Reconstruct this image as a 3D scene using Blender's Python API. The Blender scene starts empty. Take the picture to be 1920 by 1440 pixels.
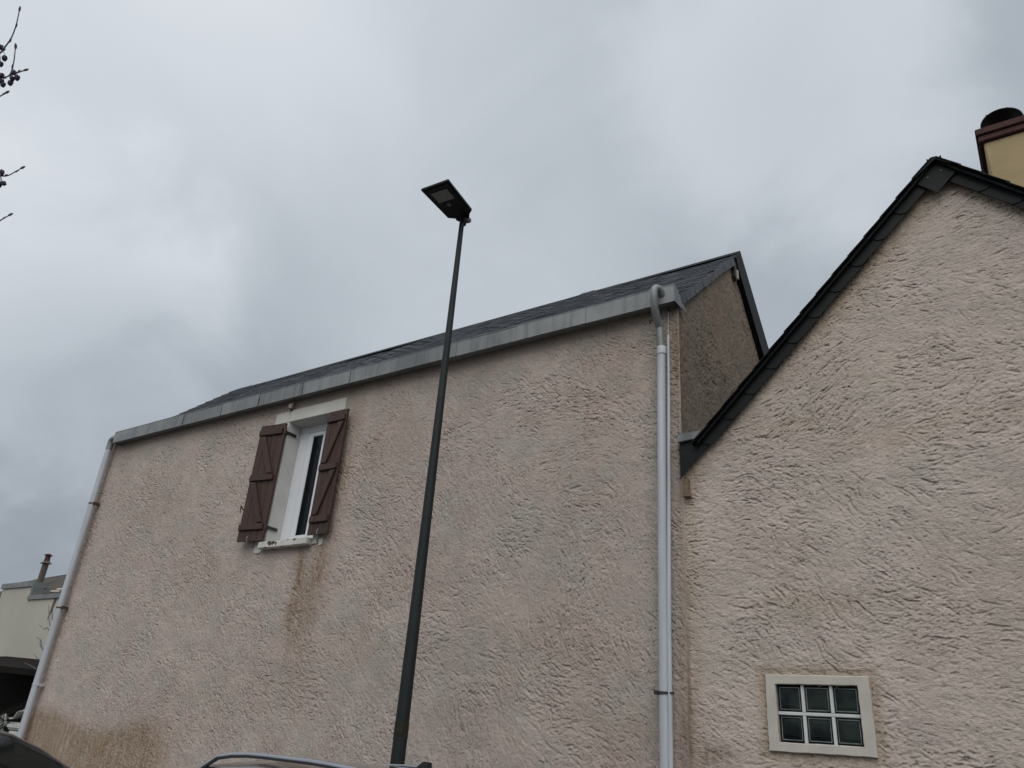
import bpy, bmesh, math, random
import numpy as np
from mathutils import Vector, Matrix
random.seed(7)
rng = np.random.default_rng(11)
S = bpy.context.scene
COL = S.collection
EYE = 1.65                      # camera height; heights written EYE + dz are measured from it

# ------------------------------------------------------------------ camera
cam = bpy.data.cameras.new('camera'); cam.sensor_width = 36; cam.lens = 27.04
cam.clip_start = 0.05; cam.clip_end = 3000
co = bpy.data.objects.new('camera', cam); COL.objects.link(co)
Rr = ((0.82995503, 0.18116159, 0.52759372), (0.55341780, -0.38613049, -0.73799186), (0.07002424, 0.90447981, -0.42072899))
M = Matrix(Rr).to_4x4(); M.translation = (0, 0, EYE); co.matrix_world = M
S.camera = co
S.view_settings.view_transform = 'Standard'; S.view_settings.look = 'None'
S.view_settings.exposure = 0.12; S.view_settings.gamma = 1; S.view_settings.use_curve_mapping = False

# ------------------------------------------------------------------ world: overcast sky
SUN_EL, SUN_AZ = math.radians(50), math.radians(152)     # azimuth from +Y towards +X
wd = bpy.data.worlds.new('World'); S.world = wd; wd.use_nodes = True
nt = wd.node_tree; nt.nodes.clear()
def WN(t, **k):
    n = nt.nodes.new(t)
    for a, b in k.items(): setattr(n, a, b)
    return n
def wmath(op, a, b=None, c=None, clamp=False):
    n = WN('ShaderNodeMath', operation=op, use_clamp=clamp)
    for i, v in enumerate((a, b, c)):
        if v is None: continue
        if isinstance(v, (int, float)): n.inputs[i].default_value = v
        else: nt.links.new(v, n.inputs[i])
    return n.outputs[0]
def wvec(op, a, b):
    n = WN('ShaderNodeVectorMath', operation=op)
    for i, v in enumerate((a, b)):
        if isinstance(v, tuple): n.inputs[i].default_value = v
        else: nt.links.new(v, n.inputs[i])
    return n
tc = WN('ShaderNodeTexCoord')
D = tc.outputs['Generated']
sep = WN('ShaderNodeSeparateXYZ'); nt.links.new(D, sep.inputs[0])
up = wmath('MAXIMUM', sep.outputs[2], 0.0)
# project the direction on a cloud layer
inv = wmath('DIVIDE', 1.0, wmath('ADD', up, 0.40))
cx = wmath('MULTIPLY', sep.outputs[0], inv); cy = wmath('MULTIPLY', sep.outputs[1], inv)
cmb = WN('ShaderNodeCombineXYZ'); nt.links.new(cx, cmb.inputs[0]); nt.links.new(cy, cmb.inputs[1])
def cloud(scale, detail, rough, dist, off):
    v = wvec('ADD', cmb.outputs[0], off)
    n = WN('ShaderNodeTexNoise'); nt.links.new(v.outputs[0], n.inputs['Vector'])
    n.inputs['Scale'].default_value = scale; n.inputs['Detail'].default_value = detail
    n.inputs['Roughness'].default_value = rough; n.inputs['Distortion'].default_value = dist
    return n.outputs['Fac']
c1 = cloud(1.1, 5, 0.5, 0.35, (3.1, 1.7, 0))
c2 = cloud(3.2, 7, 0.52, 0.5, (8.3, 4.2, 0))
# cloud masses: (direction, inner cos, outer cos, gain) - soft shapes broken up by the noise
def mass(d, r, gain, squash=None):
    v = Vector(d).normalized()
    wob = wmath('MULTIPLY_ADD', wmath('SUBTRACT', c2, 0.5), 0.08, wvec('DOT_PRODUCT', D, tuple(v)).outputs['Value'])
    m = WN('ShaderNodeMapRange', interpolation_type='SMOOTHSTEP')
    nt.links.new(wob, m.inputs[0]); m.inputs[1].default_value = math.cos(r); m.inputs[2].default_value = 1.0
    m.inputs[3].default_value = 0; m.inputs[4].default_value = gain
    return m.outputs[0]
base = wmath('MULTIPLY_ADD', wmath('SUBTRACT', c1, 0.5), 0.09, 0.560)
base = wmath('MULTIPLY_ADD', wmath('SUBTRACT', c2, 0.5), 0.22, base)
MASSES = [((-0.761, 0.195, 0.619), 0.42, 0.11), ((-0.588, 0.388, 0.709), 0.36, 0.04), ((-0.151, 0.670, 0.727), 0.26, 0.15),
          ((-0.770, 0.385, 0.500), 0.30, -0.07), ((-0.862, 0.304, 0.407), 0.26, 0.11), ((-0.679, 0.519, 0.519), 0.40, -0.015),
          ((-0.404, 0.704, 0.584), 0.50, -0.03), ((-0.010, 0.800, 0.600), 0.46, -0.13), ((-0.897, 0.415, 0.156), 0.42, -0.17)]
for d, r, g in MASSES: base = wmath('ADD', base, mass(d, r, g))
# thicker, darker air towards the horizon all round
hz = WN('ShaderNodeMapRange', interpolation_type='SMOOTHSTEP'); nt.links.new(sep.outputs[2], hz.inputs[0])
hz.inputs[1].default_value = -0.02; hz.inputs[2].default_value = 0.35; hz.inputs[3].default_value = 0.74; hz.inputs[4].default_value = 1.0
lum = wmath('MULTIPLY', base, hz.outputs[0])
ramp = WN('ShaderNodeValToRGB'); nt.links.new(lum, ramp.inputs[0])
cr = ramp.color_ramp; cr.interpolation = 'LINEAR'
cr.elements[0].position = 0.0; cr.elements[0].color = (0.0, 0.0, 0.0, 1)
cr.elements[1].position = 1.0; cr.elements[1].color = (0.98, 1.0, 1.03, 1)
for p, c in ((0.25, (0.222, 0.250, 0.292)), (0.40, (0.366, 0.405, 0.450)), (0.55, (0.512, 0.555, 0.606)), (0.7, (0.665, 0.70, 0.748))):
    e = cr.elements.new(p); e.color = (*c, 1)
bgc = WN('ShaderNodeBackground'); nt.links.new(ramp.outputs[0], bgc.inputs[0]); bgc.inputs[1].default_value = 1.0
sky = WN('ShaderNodeTexSky', sky_type='NISHITA', sun_disc=False)
sky.sun_elevation = SUN_EL; sky.sun_rotation = SUN_AZ
bgs = WN('ShaderNodeBackground'); nt.links.new(sky.outputs[0], bgs.inputs[0]); bgs.inputs[1].default_value = 0.05
mx = WN('ShaderNodeMixShader'); mx.inputs[0].default_value = 0.06
nt.links.new(bgc.outputs[0], mx.inputs[1]); nt.links.new(bgs.outputs[0], mx.inputs[2])
wo = WN('ShaderNodeOutputWorld'); nt.links.new(mx.outputs[0], wo.inputs[0])
# veiled sun
sl = bpy.data.lights.new('sun', 'SUN'); sl.energy = 1.5; sl.angle = math.radians(60); sl.color = (1, 0.97, 0.93)
so = bpy.data.objects.new('sun', sl); COL.objects.link(so)
sd = Vector((math.sin(SUN_AZ) * math.cos(SUN_EL), math.cos(SUN_AZ) * math.cos(SUN_EL), math.sin(SUN_EL)))
so.rotation_euler = sd.to_track_quat('Z', 'Y').to_euler()

# ------------------------------------------------------------------ materials
class Mat:
    def __init__(s, name):
        s.m = bpy.data.materials.new(name); s.m.use_nodes = True; s.t = s.m.node_tree
        s.b = s.t.nodes['Principled BSDF']; s.tc = s.t.nodes.new('ShaderNodeTexCoord')
    def N(s, t, **k):
        n = s.t.nodes.new(t)
        for a, b in k.items(): setattr(n, a, b)
        return n
    def L(s, a, b): s.t.links.new(a, b)
    def noise(s, scale, detail=4, rough=0.55, stretch=None, dist=0.0):
        n = s.N('ShaderNodeTexNoise'); n.inputs['Scale'].default_value = scale
        n.inputs['Detail'].default_value = detail; n.inputs['Roughness'].default_value = rough; n.inputs['Distortion'].default_value = dist
        v = s.tc.outputs['Object']
        if stretch:
            mp = s.N('ShaderNodeMapping'); mp.inputs['Scale'].default_value = stretch; s.L(v, mp.inputs[0]); v = mp.outputs[0]
        s.L(v, n.inputs['Vector']); return n.outputs['Fac']
    def rng(s, v, a, b, c=0, d=1, smooth=True):
        n = s.N('ShaderNodeMapRange'); n.interpolation_type = 'SMOOTHSTEP' if smooth else 'LINEAR'
        s.L(v, n.inputs[0])
        for i, q in enumerate((a, b, c, d)): n.inputs[i + 1].default_value = q
        return n.outputs[0]
    def mix(s, f, a, b, mode='MIX'):
        n = s.N('ShaderNodeMix', data_type='RGBA', blend_type=mode)
        for i, v in ((0, f), (6, a), (7, b)):
            if isinstance(v, (int, float)): n.inputs[i].default_value = v
            elif isinstance(v, tuple): n.inputs[i].default_value = (*v, 1)
            else: s.L(v, n.inputs[i])
        return n.outputs[2]
    def color(s, v):
        if isinstance(v, tuple): s.b.inputs['Base Color'].default_value = (*v, 1)
        else: s.L(v, s.b.inputs['Base Color'])
    def bump(s, h, strength, dist=0.01):
        n = s.N('ShaderNodeBump'); n.inputs['Strength'].default_value = strength; n.inputs['Distance'].default_value = dist
        s.L(h, n.inputs['Height']); s.L(n.outputs[0], s.b.inputs['Normal'])
    def set(s, rough=0.6, metal=0.0, spec=0.5, coat=0.0):
        s.b.inputs['Roughness'].default_value = rough; s.b.inputs['Metallic'].default_value = metal
        s.b.inputs['Specular IOR Level'].default_value = spec; s.b.inputs['Coat Weight'].default_value = coat
        s.b.inputs['Coat Roughness'].default_value = 0.04
        return s.m

def simple(name, col, col2=None, scale=6, rough=0.6, metal=0.0, spec=0.5, coat=0.0, bump=0.0, bscale=60, stretch=None, rand=0.0, lo=0.35, hi=0.65):
    m = Mat(name)
    c = col
    if col2: c = m.mix(m.rng(m.noise(scale, 6, 0.6, stretch), lo, hi), col, col2)
    if rand:
        oi = m.N('ShaderNodeObjectInfo'); v = m.rng(oi.outputs['Random'], 0, 1, 1 - rand, 1 + rand, False)
        if not col2: c = m.mix(0.0, col, col)
        mm = m.N('ShaderNodeVectorMath', operation='SCALE'); m.L(c, mm.inputs[0]); m.L(v, mm.inputs['Scale']); c = mm.outputs[0]
    m.color(c)
    if bump: m.bump(m.noise(bscale, 4, 0.6, stretch), bump)
    return m.set(rough, metal, spec, coat)

def stucco(name, cols, ochre, grey, angs=(0.65, 1.0, 1.35), axis=1):
    """render colour: mottled patches and the dirt masks kept on the wall's own points (R ochre, G grey-green, B brown)"""
    m = Mat(name)
    n1 = m.noise(0.9, 5, 0.55, None, 0.6); n2 = m.noise(2.3, 5, 0.6, None, 0.4); n3 = m.noise(95, 4, 0.75)
    c = m.mix(m.rng(n1, 0.38, 0.62), cols[0], cols[1])
    c = m.mix(m.rng(n2, 0.46, 0.64, 0, 0.85), c, cols[2])
    at = m.N('ShaderNodeAttribute'); at.attribute_name = 'stain'
    sp = m.N('ShaderNodeSeparateColor'); m.L(at.outputs['Color'], sp.inputs[0])
    brk = m.rng(m.noise(22, 6, 0.65, (1, 1, 0.14)), 0.32, 0.68, 0.25, 1.25, False)
    def f(i):
        n = m.N('ShaderNodeMath', operation='MULTIPLY', use_clamp=True); m.L(sp.outputs[i], n.inputs[0]); m.L(brk, n.inputs[1]); return n.outputs[0]
    c = m.mix(f(1), c, grey); c = m.mix(f(0), c, ochre); c = m.mix(f(2), c, (0.16, 0.095, 0.05))
    c = m.mix(m.rng(n3, 0.36, 0.64, 0.0, 0.45), c, tuple(x * 0.72 for x in cols[0]))
    m.color(c)
    # fine brush strokes in three directions, each in its own patches, and grit between them
    def op(o, a, b):
        n = m.N('ShaderNodeMath', operation=o)
        for i, v in enumerate((a, b)):
            if isinstance(v, (int, float)): n.inputs[i].default_value = v
            else: m.L(v, n.inputs[i])
        return n.outputs[0]
    tot = None
    for i, an in enumerate(angs):
        mp = m.N('ShaderNodeMapping', vector_type='TEXTURE'); m.L(m.tc.outputs['Object'], mp.inputs[0])
        r = [0, 0, 0]; r[axis] = an; mp.inputs['Rotation'].default_value = r
        mp.inputs['Location'].default_value = (0.37 * i, 0.11 * i, 0.53 * i)
        mp.inputs['Scale'].default_value = (0.060, 0.060, 0.011) if axis == 1 else (0.06, 0.011, 0.060)
        n = m.N('ShaderNodeTexNoise'); m.L(mp.outputs[0], n.inputs['Vector']); n.inputs['Scale'].default_value = 1.0
        n.inputs['Detail'].default_value = 3; n.inputs['Roughness'].default_value = 0.65; n.inputs['Distortion'].default_value = 0.8
        cut = m.rng(n.outputs['Fac'], 0.28, 0.52, 0, 1)                    # narrow grooves, flat between
        mk = m.rng(m.noise(2.6 + 0.9 * i, 3, 0.6, None, 0.5), 0.40, 0.58, 0.15, 1.0)
        v = op('MULTIPLY', cut, mk); tot = v if tot is None else op('ADD', tot, v)
    grit = op('ADD', m.noise(120, 4, 0.75), op('MULTIPLY', m.noise(45, 4, 0.65), 0.8))
    m.bump(op('ADD', op('MULTIPLY', tot, 0.85), grit), 0.80, 0.0065)
    return m.set(0.95, 0, 0.15)
M_ST1 = stucco('pink_beige_render', ((0.505, 0.416, 0.370), (0.560, 0.468, 0.416), (0.475, 0.437, 0.388)), (0.270, 0.183, 0.102), (0.40, 0.395, 0.345))
M_ST2 = stucco('beige_render', ((0.570, 0.482, 0.426), (0.625, 0.532, 0.470), (0.545, 0.486, 0.414)), (0.37, 0.275, 0.165), (0.48, 0.46, 0.40), (0.05, 0.40, -0.25))
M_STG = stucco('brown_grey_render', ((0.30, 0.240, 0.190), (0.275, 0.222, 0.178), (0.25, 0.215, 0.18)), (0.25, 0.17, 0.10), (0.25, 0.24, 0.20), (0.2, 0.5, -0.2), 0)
M_SLATE = simple('slate', (0.040, 0.044, 0.052), (0.070, 0.076, 0.086), 5, 0.75, 0, 0.12, 0, 0.25, 45, None, 0.30)
M_SLATE_V = simple('verge_slate', (0.060, 0.065, 0.078), (0.080, 0.085, 0.097), 5, 0.6, 0, 0.3, 0, 0.2, 45, None, 0.16)
M_SLATE_D = simple('dark_slate', (0.0080, 0.0088, 0.0092), (0.0108, 0.0116, 0.012), 4, 0.6, 0, 0.2, 0, 0.15, 40, None, 0.12)
M_EDGE = simple('roof_edge', (0.006, 0.007, 0.009), (0.009, 0.010, 0.012), 6, 0.6, 0, 0.15)
def zinc():
    m = Mat('zinc')
    n = m.noise(1.6, 6, 0.6); st = m.noise(3.5, 5, 0.6, (3.5, 3.5, 0.25))
    oi = m.N('ShaderNodeObjectInfo')
    c = m.mix(m.rng(n, 0.35, 0.65), (0.185, 0.194, 0.194), (0.250, 0.258, 0.254))
    c = m.mix(m.rng(st, 0.46, 0.72, 0, 0.7), c, (0.115, 0.13, 0.128))
    v = m.rng(oi.outputs['Random'], 0, 1, 0.86, 1.12, False)
    s = m.N('ShaderNodeVectorMath', operation='SCALE'); m.L(c, s.inputs[0]); m.L(v, s.inputs['Scale'])
    m.color(s.outputs[0]); m.bump(m.noise(14, 3), 0.06)
    return m.set(0.52, 0.35, 0.5)
M_ZINC = zinc()
M_PVC = simple('pvc_pipe', (0.47, 0.50, 0.53), (0.40, 0.42, 0.44), 3, 0.42, 0, 0.45, 0, 0, 60, (6, 6, 0.6))
M_WIRE = simple('cable', (0.52, 0.50, 0.48), (0.42, 0.40, 0.38), 5, 0.5)
M_RUST = simple('rusty_iron', (0.05, 0.03, 0.022), (0.10, 0.055, 0.03), 18, 0.85)
M_IRON = simple('black_iron', (0.018, 0.018, 0.018), (0.03, 0.028, 0.026), 12, 0.55)
M_WOOD = simple('brown_shutter_paint', (0.050, 0.028, 0.022), (0.066, 0.038, 0.030), 5, 0.55, 0, 0.3, 0, 0.12, 60, (8, 8, 0.7), 0.10)
def peeled():
    m = Mat('peeling_white_paint')
    c = m.mix(m.rng(m.noise(3, 5), 0.35, 0.65), (0.62, 0.60, 0.56), (0.52, 0.50, 0.46))
    c = m.mix(m.rng(m.noise(9, 6, 0.65), 0.555, 0.585), c, (0.075, 0.062, 0.048))
    m.color(c); m.bump(m.noise(9, 6, 0.65), 0.3); return m.set(0.8, 0, 0.2)
M_PEEL = peeled()
def whitewash():
    m = Mat('white_masonry_paint')
    c = m.mix(m.rng(m.noise(2.5, 5), 0.35, 0.65), (0.60, 0.585, 0.545), (0.53, 0.515, 0.475))
    c = m.mix(m.rng(m.noise(20, 5, 0.7), 0.66, 0.72, 0, 0.8), c, (0.26, 0.23, 0.19))
    m.color(c); m.bump(m.noise(40, 4), 0.15); return m.set(0.85, 0, 0.2)
M_WHITE = whitewash()
M_UPVC = simple('white_window_frame', (0.70, 0.72, 0.74), None, 1, 0.35)
M_REVEAL = simple('painted_reveal', (0.58, 0.575, 0.55), (0.52, 0.515, 0.49), 3, 0.8, 0, 0.2, 0, 0.1, 50)
M_PANE = simple('dark_window_glass', (0.010, 0.012, 0.014), None, 1, 0.05, 0, 0.10)
M_CEMENT = simple('cement_frame_paint', (0.52, 0.485, 0.435), (0.45, 0.415, 0.37), 4, 0.9, 0, 0.2, 0, 0.2, 70)
M_MORTAR = simple('pale_joint', (0.58, 0.60, 0.57), (0.50, 0.52, 0.50), 6, 0.7)
def gblock():
    m = Mat('glass_block')
    c = m.mix(m.rng(m.noise(5.0, 4, 0.5), 0.40, 0.62), (0.005, 0.008, 0.008), (0.020, 0.029, 0.025))
    m.color(c); m.bump(m.noise(14, 2), 0.25); return m.set(0.14, 0, 0.2)
M_GB = gblock()
M_GRIM = simple('glass_block_rim_glint', (0.22, 0.25, 0.235), (0.08, 0.10, 0.095), 7, 0.25)  # pale tone paints the highlight along each block's raised rim
M_YELLOW = simple('ochre_roughcast', (0.41, 0.32, 0.19), (0.37, 0.29, 0.17), 4, 0.95, 0, 0.1, 0, 0.5, 90)
M_BRICK = simple('dark_red_brick', (0.085, 0.038, 0.032), (0.055, 0.028, 0.026), 12, 0.85, 0, 0.3, 0, 0.3, 60)
M_HOOD = simple('blackened_steel', (0.020, 0.021, 0.026), (0.035, 0.033, 0.036), 8, 0.45, 0.3)
M_POLE = simple('dark_green_grey_paint', (0.013, 0.017, 0.017), (0.018, 0.022, 0.022), 3, 0.55, 0, 0.25)
M_LAMP = simple('black_lamp_casing', (0.008, 0.008, 0.009), None, 1, 0.5, 0, 0.3)
M_LENS = simple('led_lens', (0.24, 0.265, 0.255), (0.18, 0.20, 0.195), 40, 0.35)
M_GREYP = simple('grey_plastic', (0.12, 0.12, 0.125), None, 1, 0.4)
M_TAPE = simple('dark_residue', (0.008, 0.008, 0.005), (0.022, 0.019, 0.011), 30, 0.9)
M_CREAM = simple('cream_render', (0.44, 0.42, 0.365), (0.40, 0.38, 0.33), 0.5, 0.9, 0, 0.2, 0, 0.15, 20)
M_TILE = simple('old_roof_tiles', (0.060, 0.050, 0.042), (0.085, 0.075, 0.06), 2.5, 0.85, 0, 0.3, 0, 0.4, 12)
M_DRED = simple('dark_red_clay', (0.075, 0.020, 0.020), (0.05, 0.016, 0.016), 4, 0.8)
M_STACK = simple('sooty_render', (0.10, 0.085, 0.07), (0.07, 0.06, 0.05), 3, 0.9)
M_DARKWOOD = simple('dark_timber', (0.006, 0.005, 0.0045), (0.011, 0.009, 0.007), 4, 0.85, 0, 0.1, 0, 0.2, 30, (1, 8, 8))
M_LATH = simple('pale_lath', (0.42, 0.40, 0.35), None, 1, 0.8)
M_PWHITE = simple('white_sacking', (0.55, 0.55, 0.53), (0.48, 0.48, 0.46), 6, 0.7)
M_BARK = simple('bark', (0.075, 0.062, 0.052), (0.12, 0.10, 0.085), 14, 0.9, 0, 0.2, 0, 0.5, 40)
M_TWIG = simple('twig', (0.12, 0.105, 0.125), None, 1, 0.8)
M_CONE = simple('cone', (0.030, 0.026, 0.050), None, 1, 0.7)
M_LEAF = simple('pale_leaf', (0.20, 0.215, 0.18), (0.28, 0.29, 0.25), 9, 0.7)
M_ASPH = simple('asphalt', (0.050, 0.050, 0.052), (0.065, 0.064, 0.063), 3, 0.9, 0, 0.3, 0, 0.5, 180)
M_EARTH = simple('gravelly_earth', (0.13, 0.115, 0.09), (0.09, 0.095, 0.06), 0.6, 0.95, 0, 0.2, 0, 0.5, 40)
M_PAVE = simple('pavement_concrete', (0.24, 0.23, 0.21), (0.19, 0.18, 0.165), 2, 0.9, 0, 0.2, 0, 0.3, 90)
M_CAR1 = simple('dark_grey_car_paint', (0.030, 0.028, 0.032), None, 1, 0.22, 0.4, 0.5, 1.0)
M_CAR2 = simple('black_car_paint', (0.012, 0.012, 0.013), None, 1, 0.25, 0.2, 0.5, 1.0)
M_CARG = simple('tinted_car_glass', (0.013, 0.016, 0.015), None, 1, 0.04)
M_CHROME = simple('brushed_aluminium', (0.40, 0.41, 0.43), None, 1, 0.30, 1.0)
M_RUB = simple('black_rubber', (0.014, 0.014, 0.014), None, 1, 0.8)
M_BPL = simple('black_plastic', (0.010, 0.010, 0.011), None, 1, 0.45)
M_RED = simple('red_lamp_lens', (0.30, 0.012, 0.012), None, 1, 0.2)
M_CLEAR = simple('clear_lamp_lens', (0.45, 0.46, 0.48), None, 1, 0.12)

# ------------------------------------------------------------------ helpers
def link(name, me, parent=None, loc=None):
    o = bpy.data.objects.new(name, me); COL.objects.link(o)
    if parent is not None: o.parent = parent
    if loc is not None: o.location = loc
    return o
def mesh(name, verts, faces, mat, smooth=False):
    me = bpy.data.meshes.new(name); me.from_pydata([tuple(v) for v in verts], [], faces); me.update()
    me.materials.append(mat)
    if smooth: me.shade_smooth()
    return me
class MB:
    def __init__(s): s.v = []; s.f = []
    def add(s, vs, fs):
        k = len(s.v); s.v += [tuple(v) for v in vs]; s.f += [[i + k for i in f] for f in fs]; return s
    def box(s, a, b):
        x0, y0, z0 = a; x1, y1, z1 = b
        return s.add([(x0,y0,z0),(x1,y0,z0),(x1,y1,z0),(x0,y1,z0),(x0,y0,z1),(x1,y0,z1),(x1,y1,z1),(x0,y1,z1)],
              [(0,3,2,1),(4,5,6,7),(0,1,5,4),(1,2,6,5),(2,3,7,6),(3,0,4,7)])
    def prism(s, poly, d):                 # polygon (3-D points) pushed along vector d
        n = len(poly); d = Vector(d); P = [Vector(p) for p in poly]
        return s.add(P + [p + d for p in P], [list(range(n))[::-1], list(range(n, 2 * n))] + [(i, (i + 1) % n, n + (i + 1) % n, n + i) for i in range(n)])
    def tube(s, pts, rad, n=12, caps=True):
        P = [Vector(p) for p in pts]; R = rad if hasattr(rad, '__len__') else [rad] * len(P)
        k = len(s.v); up0 = None
        for i, p in enumerate(P):
            t = (P[min(i + 1, len(P) - 1)] - P[max(i - 1, 0)]).normalized()
            if up0 is None: up0 = t.orthogonal().normalized()
            up0 = (up0 - t * up0.dot(t)).normalized(); w = t.cross(up0)
            for j in range(n):
                a = 2 * math.pi * j / n; s.v.append(tuple(p + (up0 * math.cos(a) + w * math.sin(a)) * R[i]))
        for i in range(len(P) - 1):
            for j in range(n): s.f.append([k + i*n + j, k + i*n + (j+1) % n, k + (i+1)*n + (j+1) % n, k + (i+1)*n + j])
        if caps: s.f.append([k + j for j in range(n)][::-1]); s.f.append([k + (len(P)-1)*n + j for j in range(n)])
        return s
    def obj(s, name, mat, parent=None, smooth=False, bevel=0.0, loc=None, seg=2):
        me = mesh(name, s.v, s.f, mat)
        bm = bmesh.new(); bm.from_mesh(me); bmesh.ops.recalc_face_normals(bm, faces=bm.faces)
        if bevel:
            bmesh.ops.bevel(bm, geom=[e for e in bm.edges if len(e.link_faces) == 2 and e.calc_face_angle(0) > 0.6], offset=bevel, segments=seg, affect='EDGES')
        bm.to_mesh(me); bm.free()
        if smooth: 
            me.shade_smooth()
            if hasattr(me, 'set_sharp_from_angle'): me.set_sharp_from_angle(angle=math.radians(40))
        return link(name, me, parent, loc)
def box(name, a, b, mat, parent=None, bevel=0.0): return MB().box(a, b).obj(name, mat, parent, False, bevel)
def curve_pts(ctrl, n=8):
    P = [Vector(p) for p in ctrl]; out = []
    for i in range(len(P) - 1):
        a, b, c, d = P[max(i-1, 0)], P[i], P[i+1], P[min(i+2, len(P)-1)]
        for k in range(n):
            t = k / n; out.append(0.5 * ((2*b) + (c-a)*t + (2*a-5*b+4*c-d)*t*t + (3*b-a-3*c+d)*t**3))
    out.append(P[-1]); return out
def thing(name, label, cat, loc=(0, 0, 0), group=None):
    o = bpy.data.objects.new(name, None); COL.objects.link(o); o.location = loc; o.empty_display_size = 0.2
    o['label'] = label; o['category'] = cat
    if group: o['group'] = group
    return o
def structure(o): o['kind'] = 'structure'; return o
def stuff(o): o['kind'] = 'stuff'; return o
def Z(d): return EYE + d

# ------------------------------------------------------------------ ground
def sheet(name, x0, x1, y0, y1, z, mat):
    o = link(name, mesh(name, [(x0,y0,z),(x1,y0,z),(x1,y1,z),(x0,y1,z)], [(0,1,2,3)], mat)); return structure(o)
sheet('ground', -900, 900, -900, 900, -0.008, M_EARTH)
sheet('parking_area', -24, 12, -9, 5.45, 0.0, M_ASPH)
structure(box('pavement', (-24, 5.55, -0.05), (12, 6.62, 0.11), M_PAVE))
structure(box('kerb', (-24, 5.45, -0.05), (12, 5.546, 0.114), M_PAVE, None, 0.012))

# ------------------------------------------------------------------ stucco relief
def gnoise(shape, sx, sz=None):
    """smooth noise, unit deviation; sx, sz: blur in cells along columns, rows"""
    sz = sx if sz is None else sz
    w = rng.standard_normal(shape)
    fz = np.fft.fftfreq(shape[0])[:, None]; fx = np.fft.rfftfreq(shape[1])[None, :]
    g = np.exp(-2 * (math.pi ** 2) * ((fx * sx) ** 2 + (fz * sz) ** 2))
    r = np.fft.irfft2(np.fft.rfft2(w) * g, s=shape)
    return (r - r.mean()) / r.std()
def lic(src, ang, L):
    H, W = src.shape
    jj, ii = np.meshgrid(np.arange(W, dtype=np.float32), np.arange(H, dtype=np.float32))
    acc = src.copy(); wt = 1.0
    for sgn in (1, -1):
        x, y = jj.copy(), ii.copy()
        for k in range(1, L + 1):
            xi = np.clip(np.rint(x).astype(np.int32), 0, W - 1); yi = np.clip(np.rint(y).astype(np.int32), 0, H - 1)
            a = ang[yi, xi]; x += sgn * np.cos(a); y += sgn * np.sin(a)
            xi = np.clip(np.rint(x).astype(np.int32), 0, W - 1); yi = np.clip(np.rint(y).astype(np.int32), 0, H - 1)
            w = 0.5 + 0.5 * math.cos(math.pi * k / (L + 1)); acc += w * src[yi, xi]
    return (acc - acc.mean()) / acc.std()
def relief(W, H, ang_of, cell, amp_of=None):
    """height of a brushed and thrown render coat, metres, positive = out of the wall"""
    shp = (int(H / cell) + 2, int(W / cell) + 2)
    xx = (np.arange(shp[1]) * cell)[None, :]; zz = (np.arange(shp[0]) * cell)[:, None]
    ang = ang_of(xx, zz, shp).astype(np.float32)
    ang = ang + (0.18 * gnoise(shp, 9) + 0.15 * gnoise(shp, 3.5)).astype(np.float32)
    n1 = lic(gnoise(shp, 0.60).astype(np.float32), ang, 11)
    n2 = lic(gnoise(shp, 0.5).astype(np.float32), ang + 0.3, 3)
    n4 = lic(gnoise(shp, 1.3).astype(np.float32), ang, 13)
    n5 = lic(gnoise(shp, 0.8).astype(np.float32), ang + 0.5, 4)
    g = gnoise(shp, 0.5); low = gnoise(shp, 22); rough = 1 / (1 + np.exp(-(low * 2.0 + 0.1)))
    groove = np.minimum(np.maximum(0, -n1 - 1.15), 1.2) + 0.9 * np.minimum(np.maximum(0, -n5 - 1.3), 1.0)
    pit = np.minimum(np.maximum(0, -gnoise(shp, 0.7) - 1.7), 1.0)
    lip = np.minimum(np.maximum(0, n4 - 1.2), 1.2)
    h = 0.0005 * n1 + 0.0010 * n2 + 0.0013 * g + 0.0006 * n4 - 0.0085 * groove - 0.0130 * pit + 0.0012 * lip
    h = h * (0.50 + 0.65 * rough) + 0.003 * gnoise(shp, 45)
    if amp_of is not None: h = h * amp_of(xx, zz)
    return h, shp
def samp(h, cell, u, v):
    a = np.clip(u / cell, 0, h.shape[1] - 1.001); b = np.clip(v / cell, 0, h.shape[0] - 1.001)
    i = a.astype(int); j = b.astype(int); fa = a - i; fb = b - j
    return (h[j, i]*(1-fa)*(1-fb) + h[j, i+1]*fa*(1-fb) + h[j+1, i]*(1-fa)*fb + h[j+1, i+1]*fa*fb)
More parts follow.
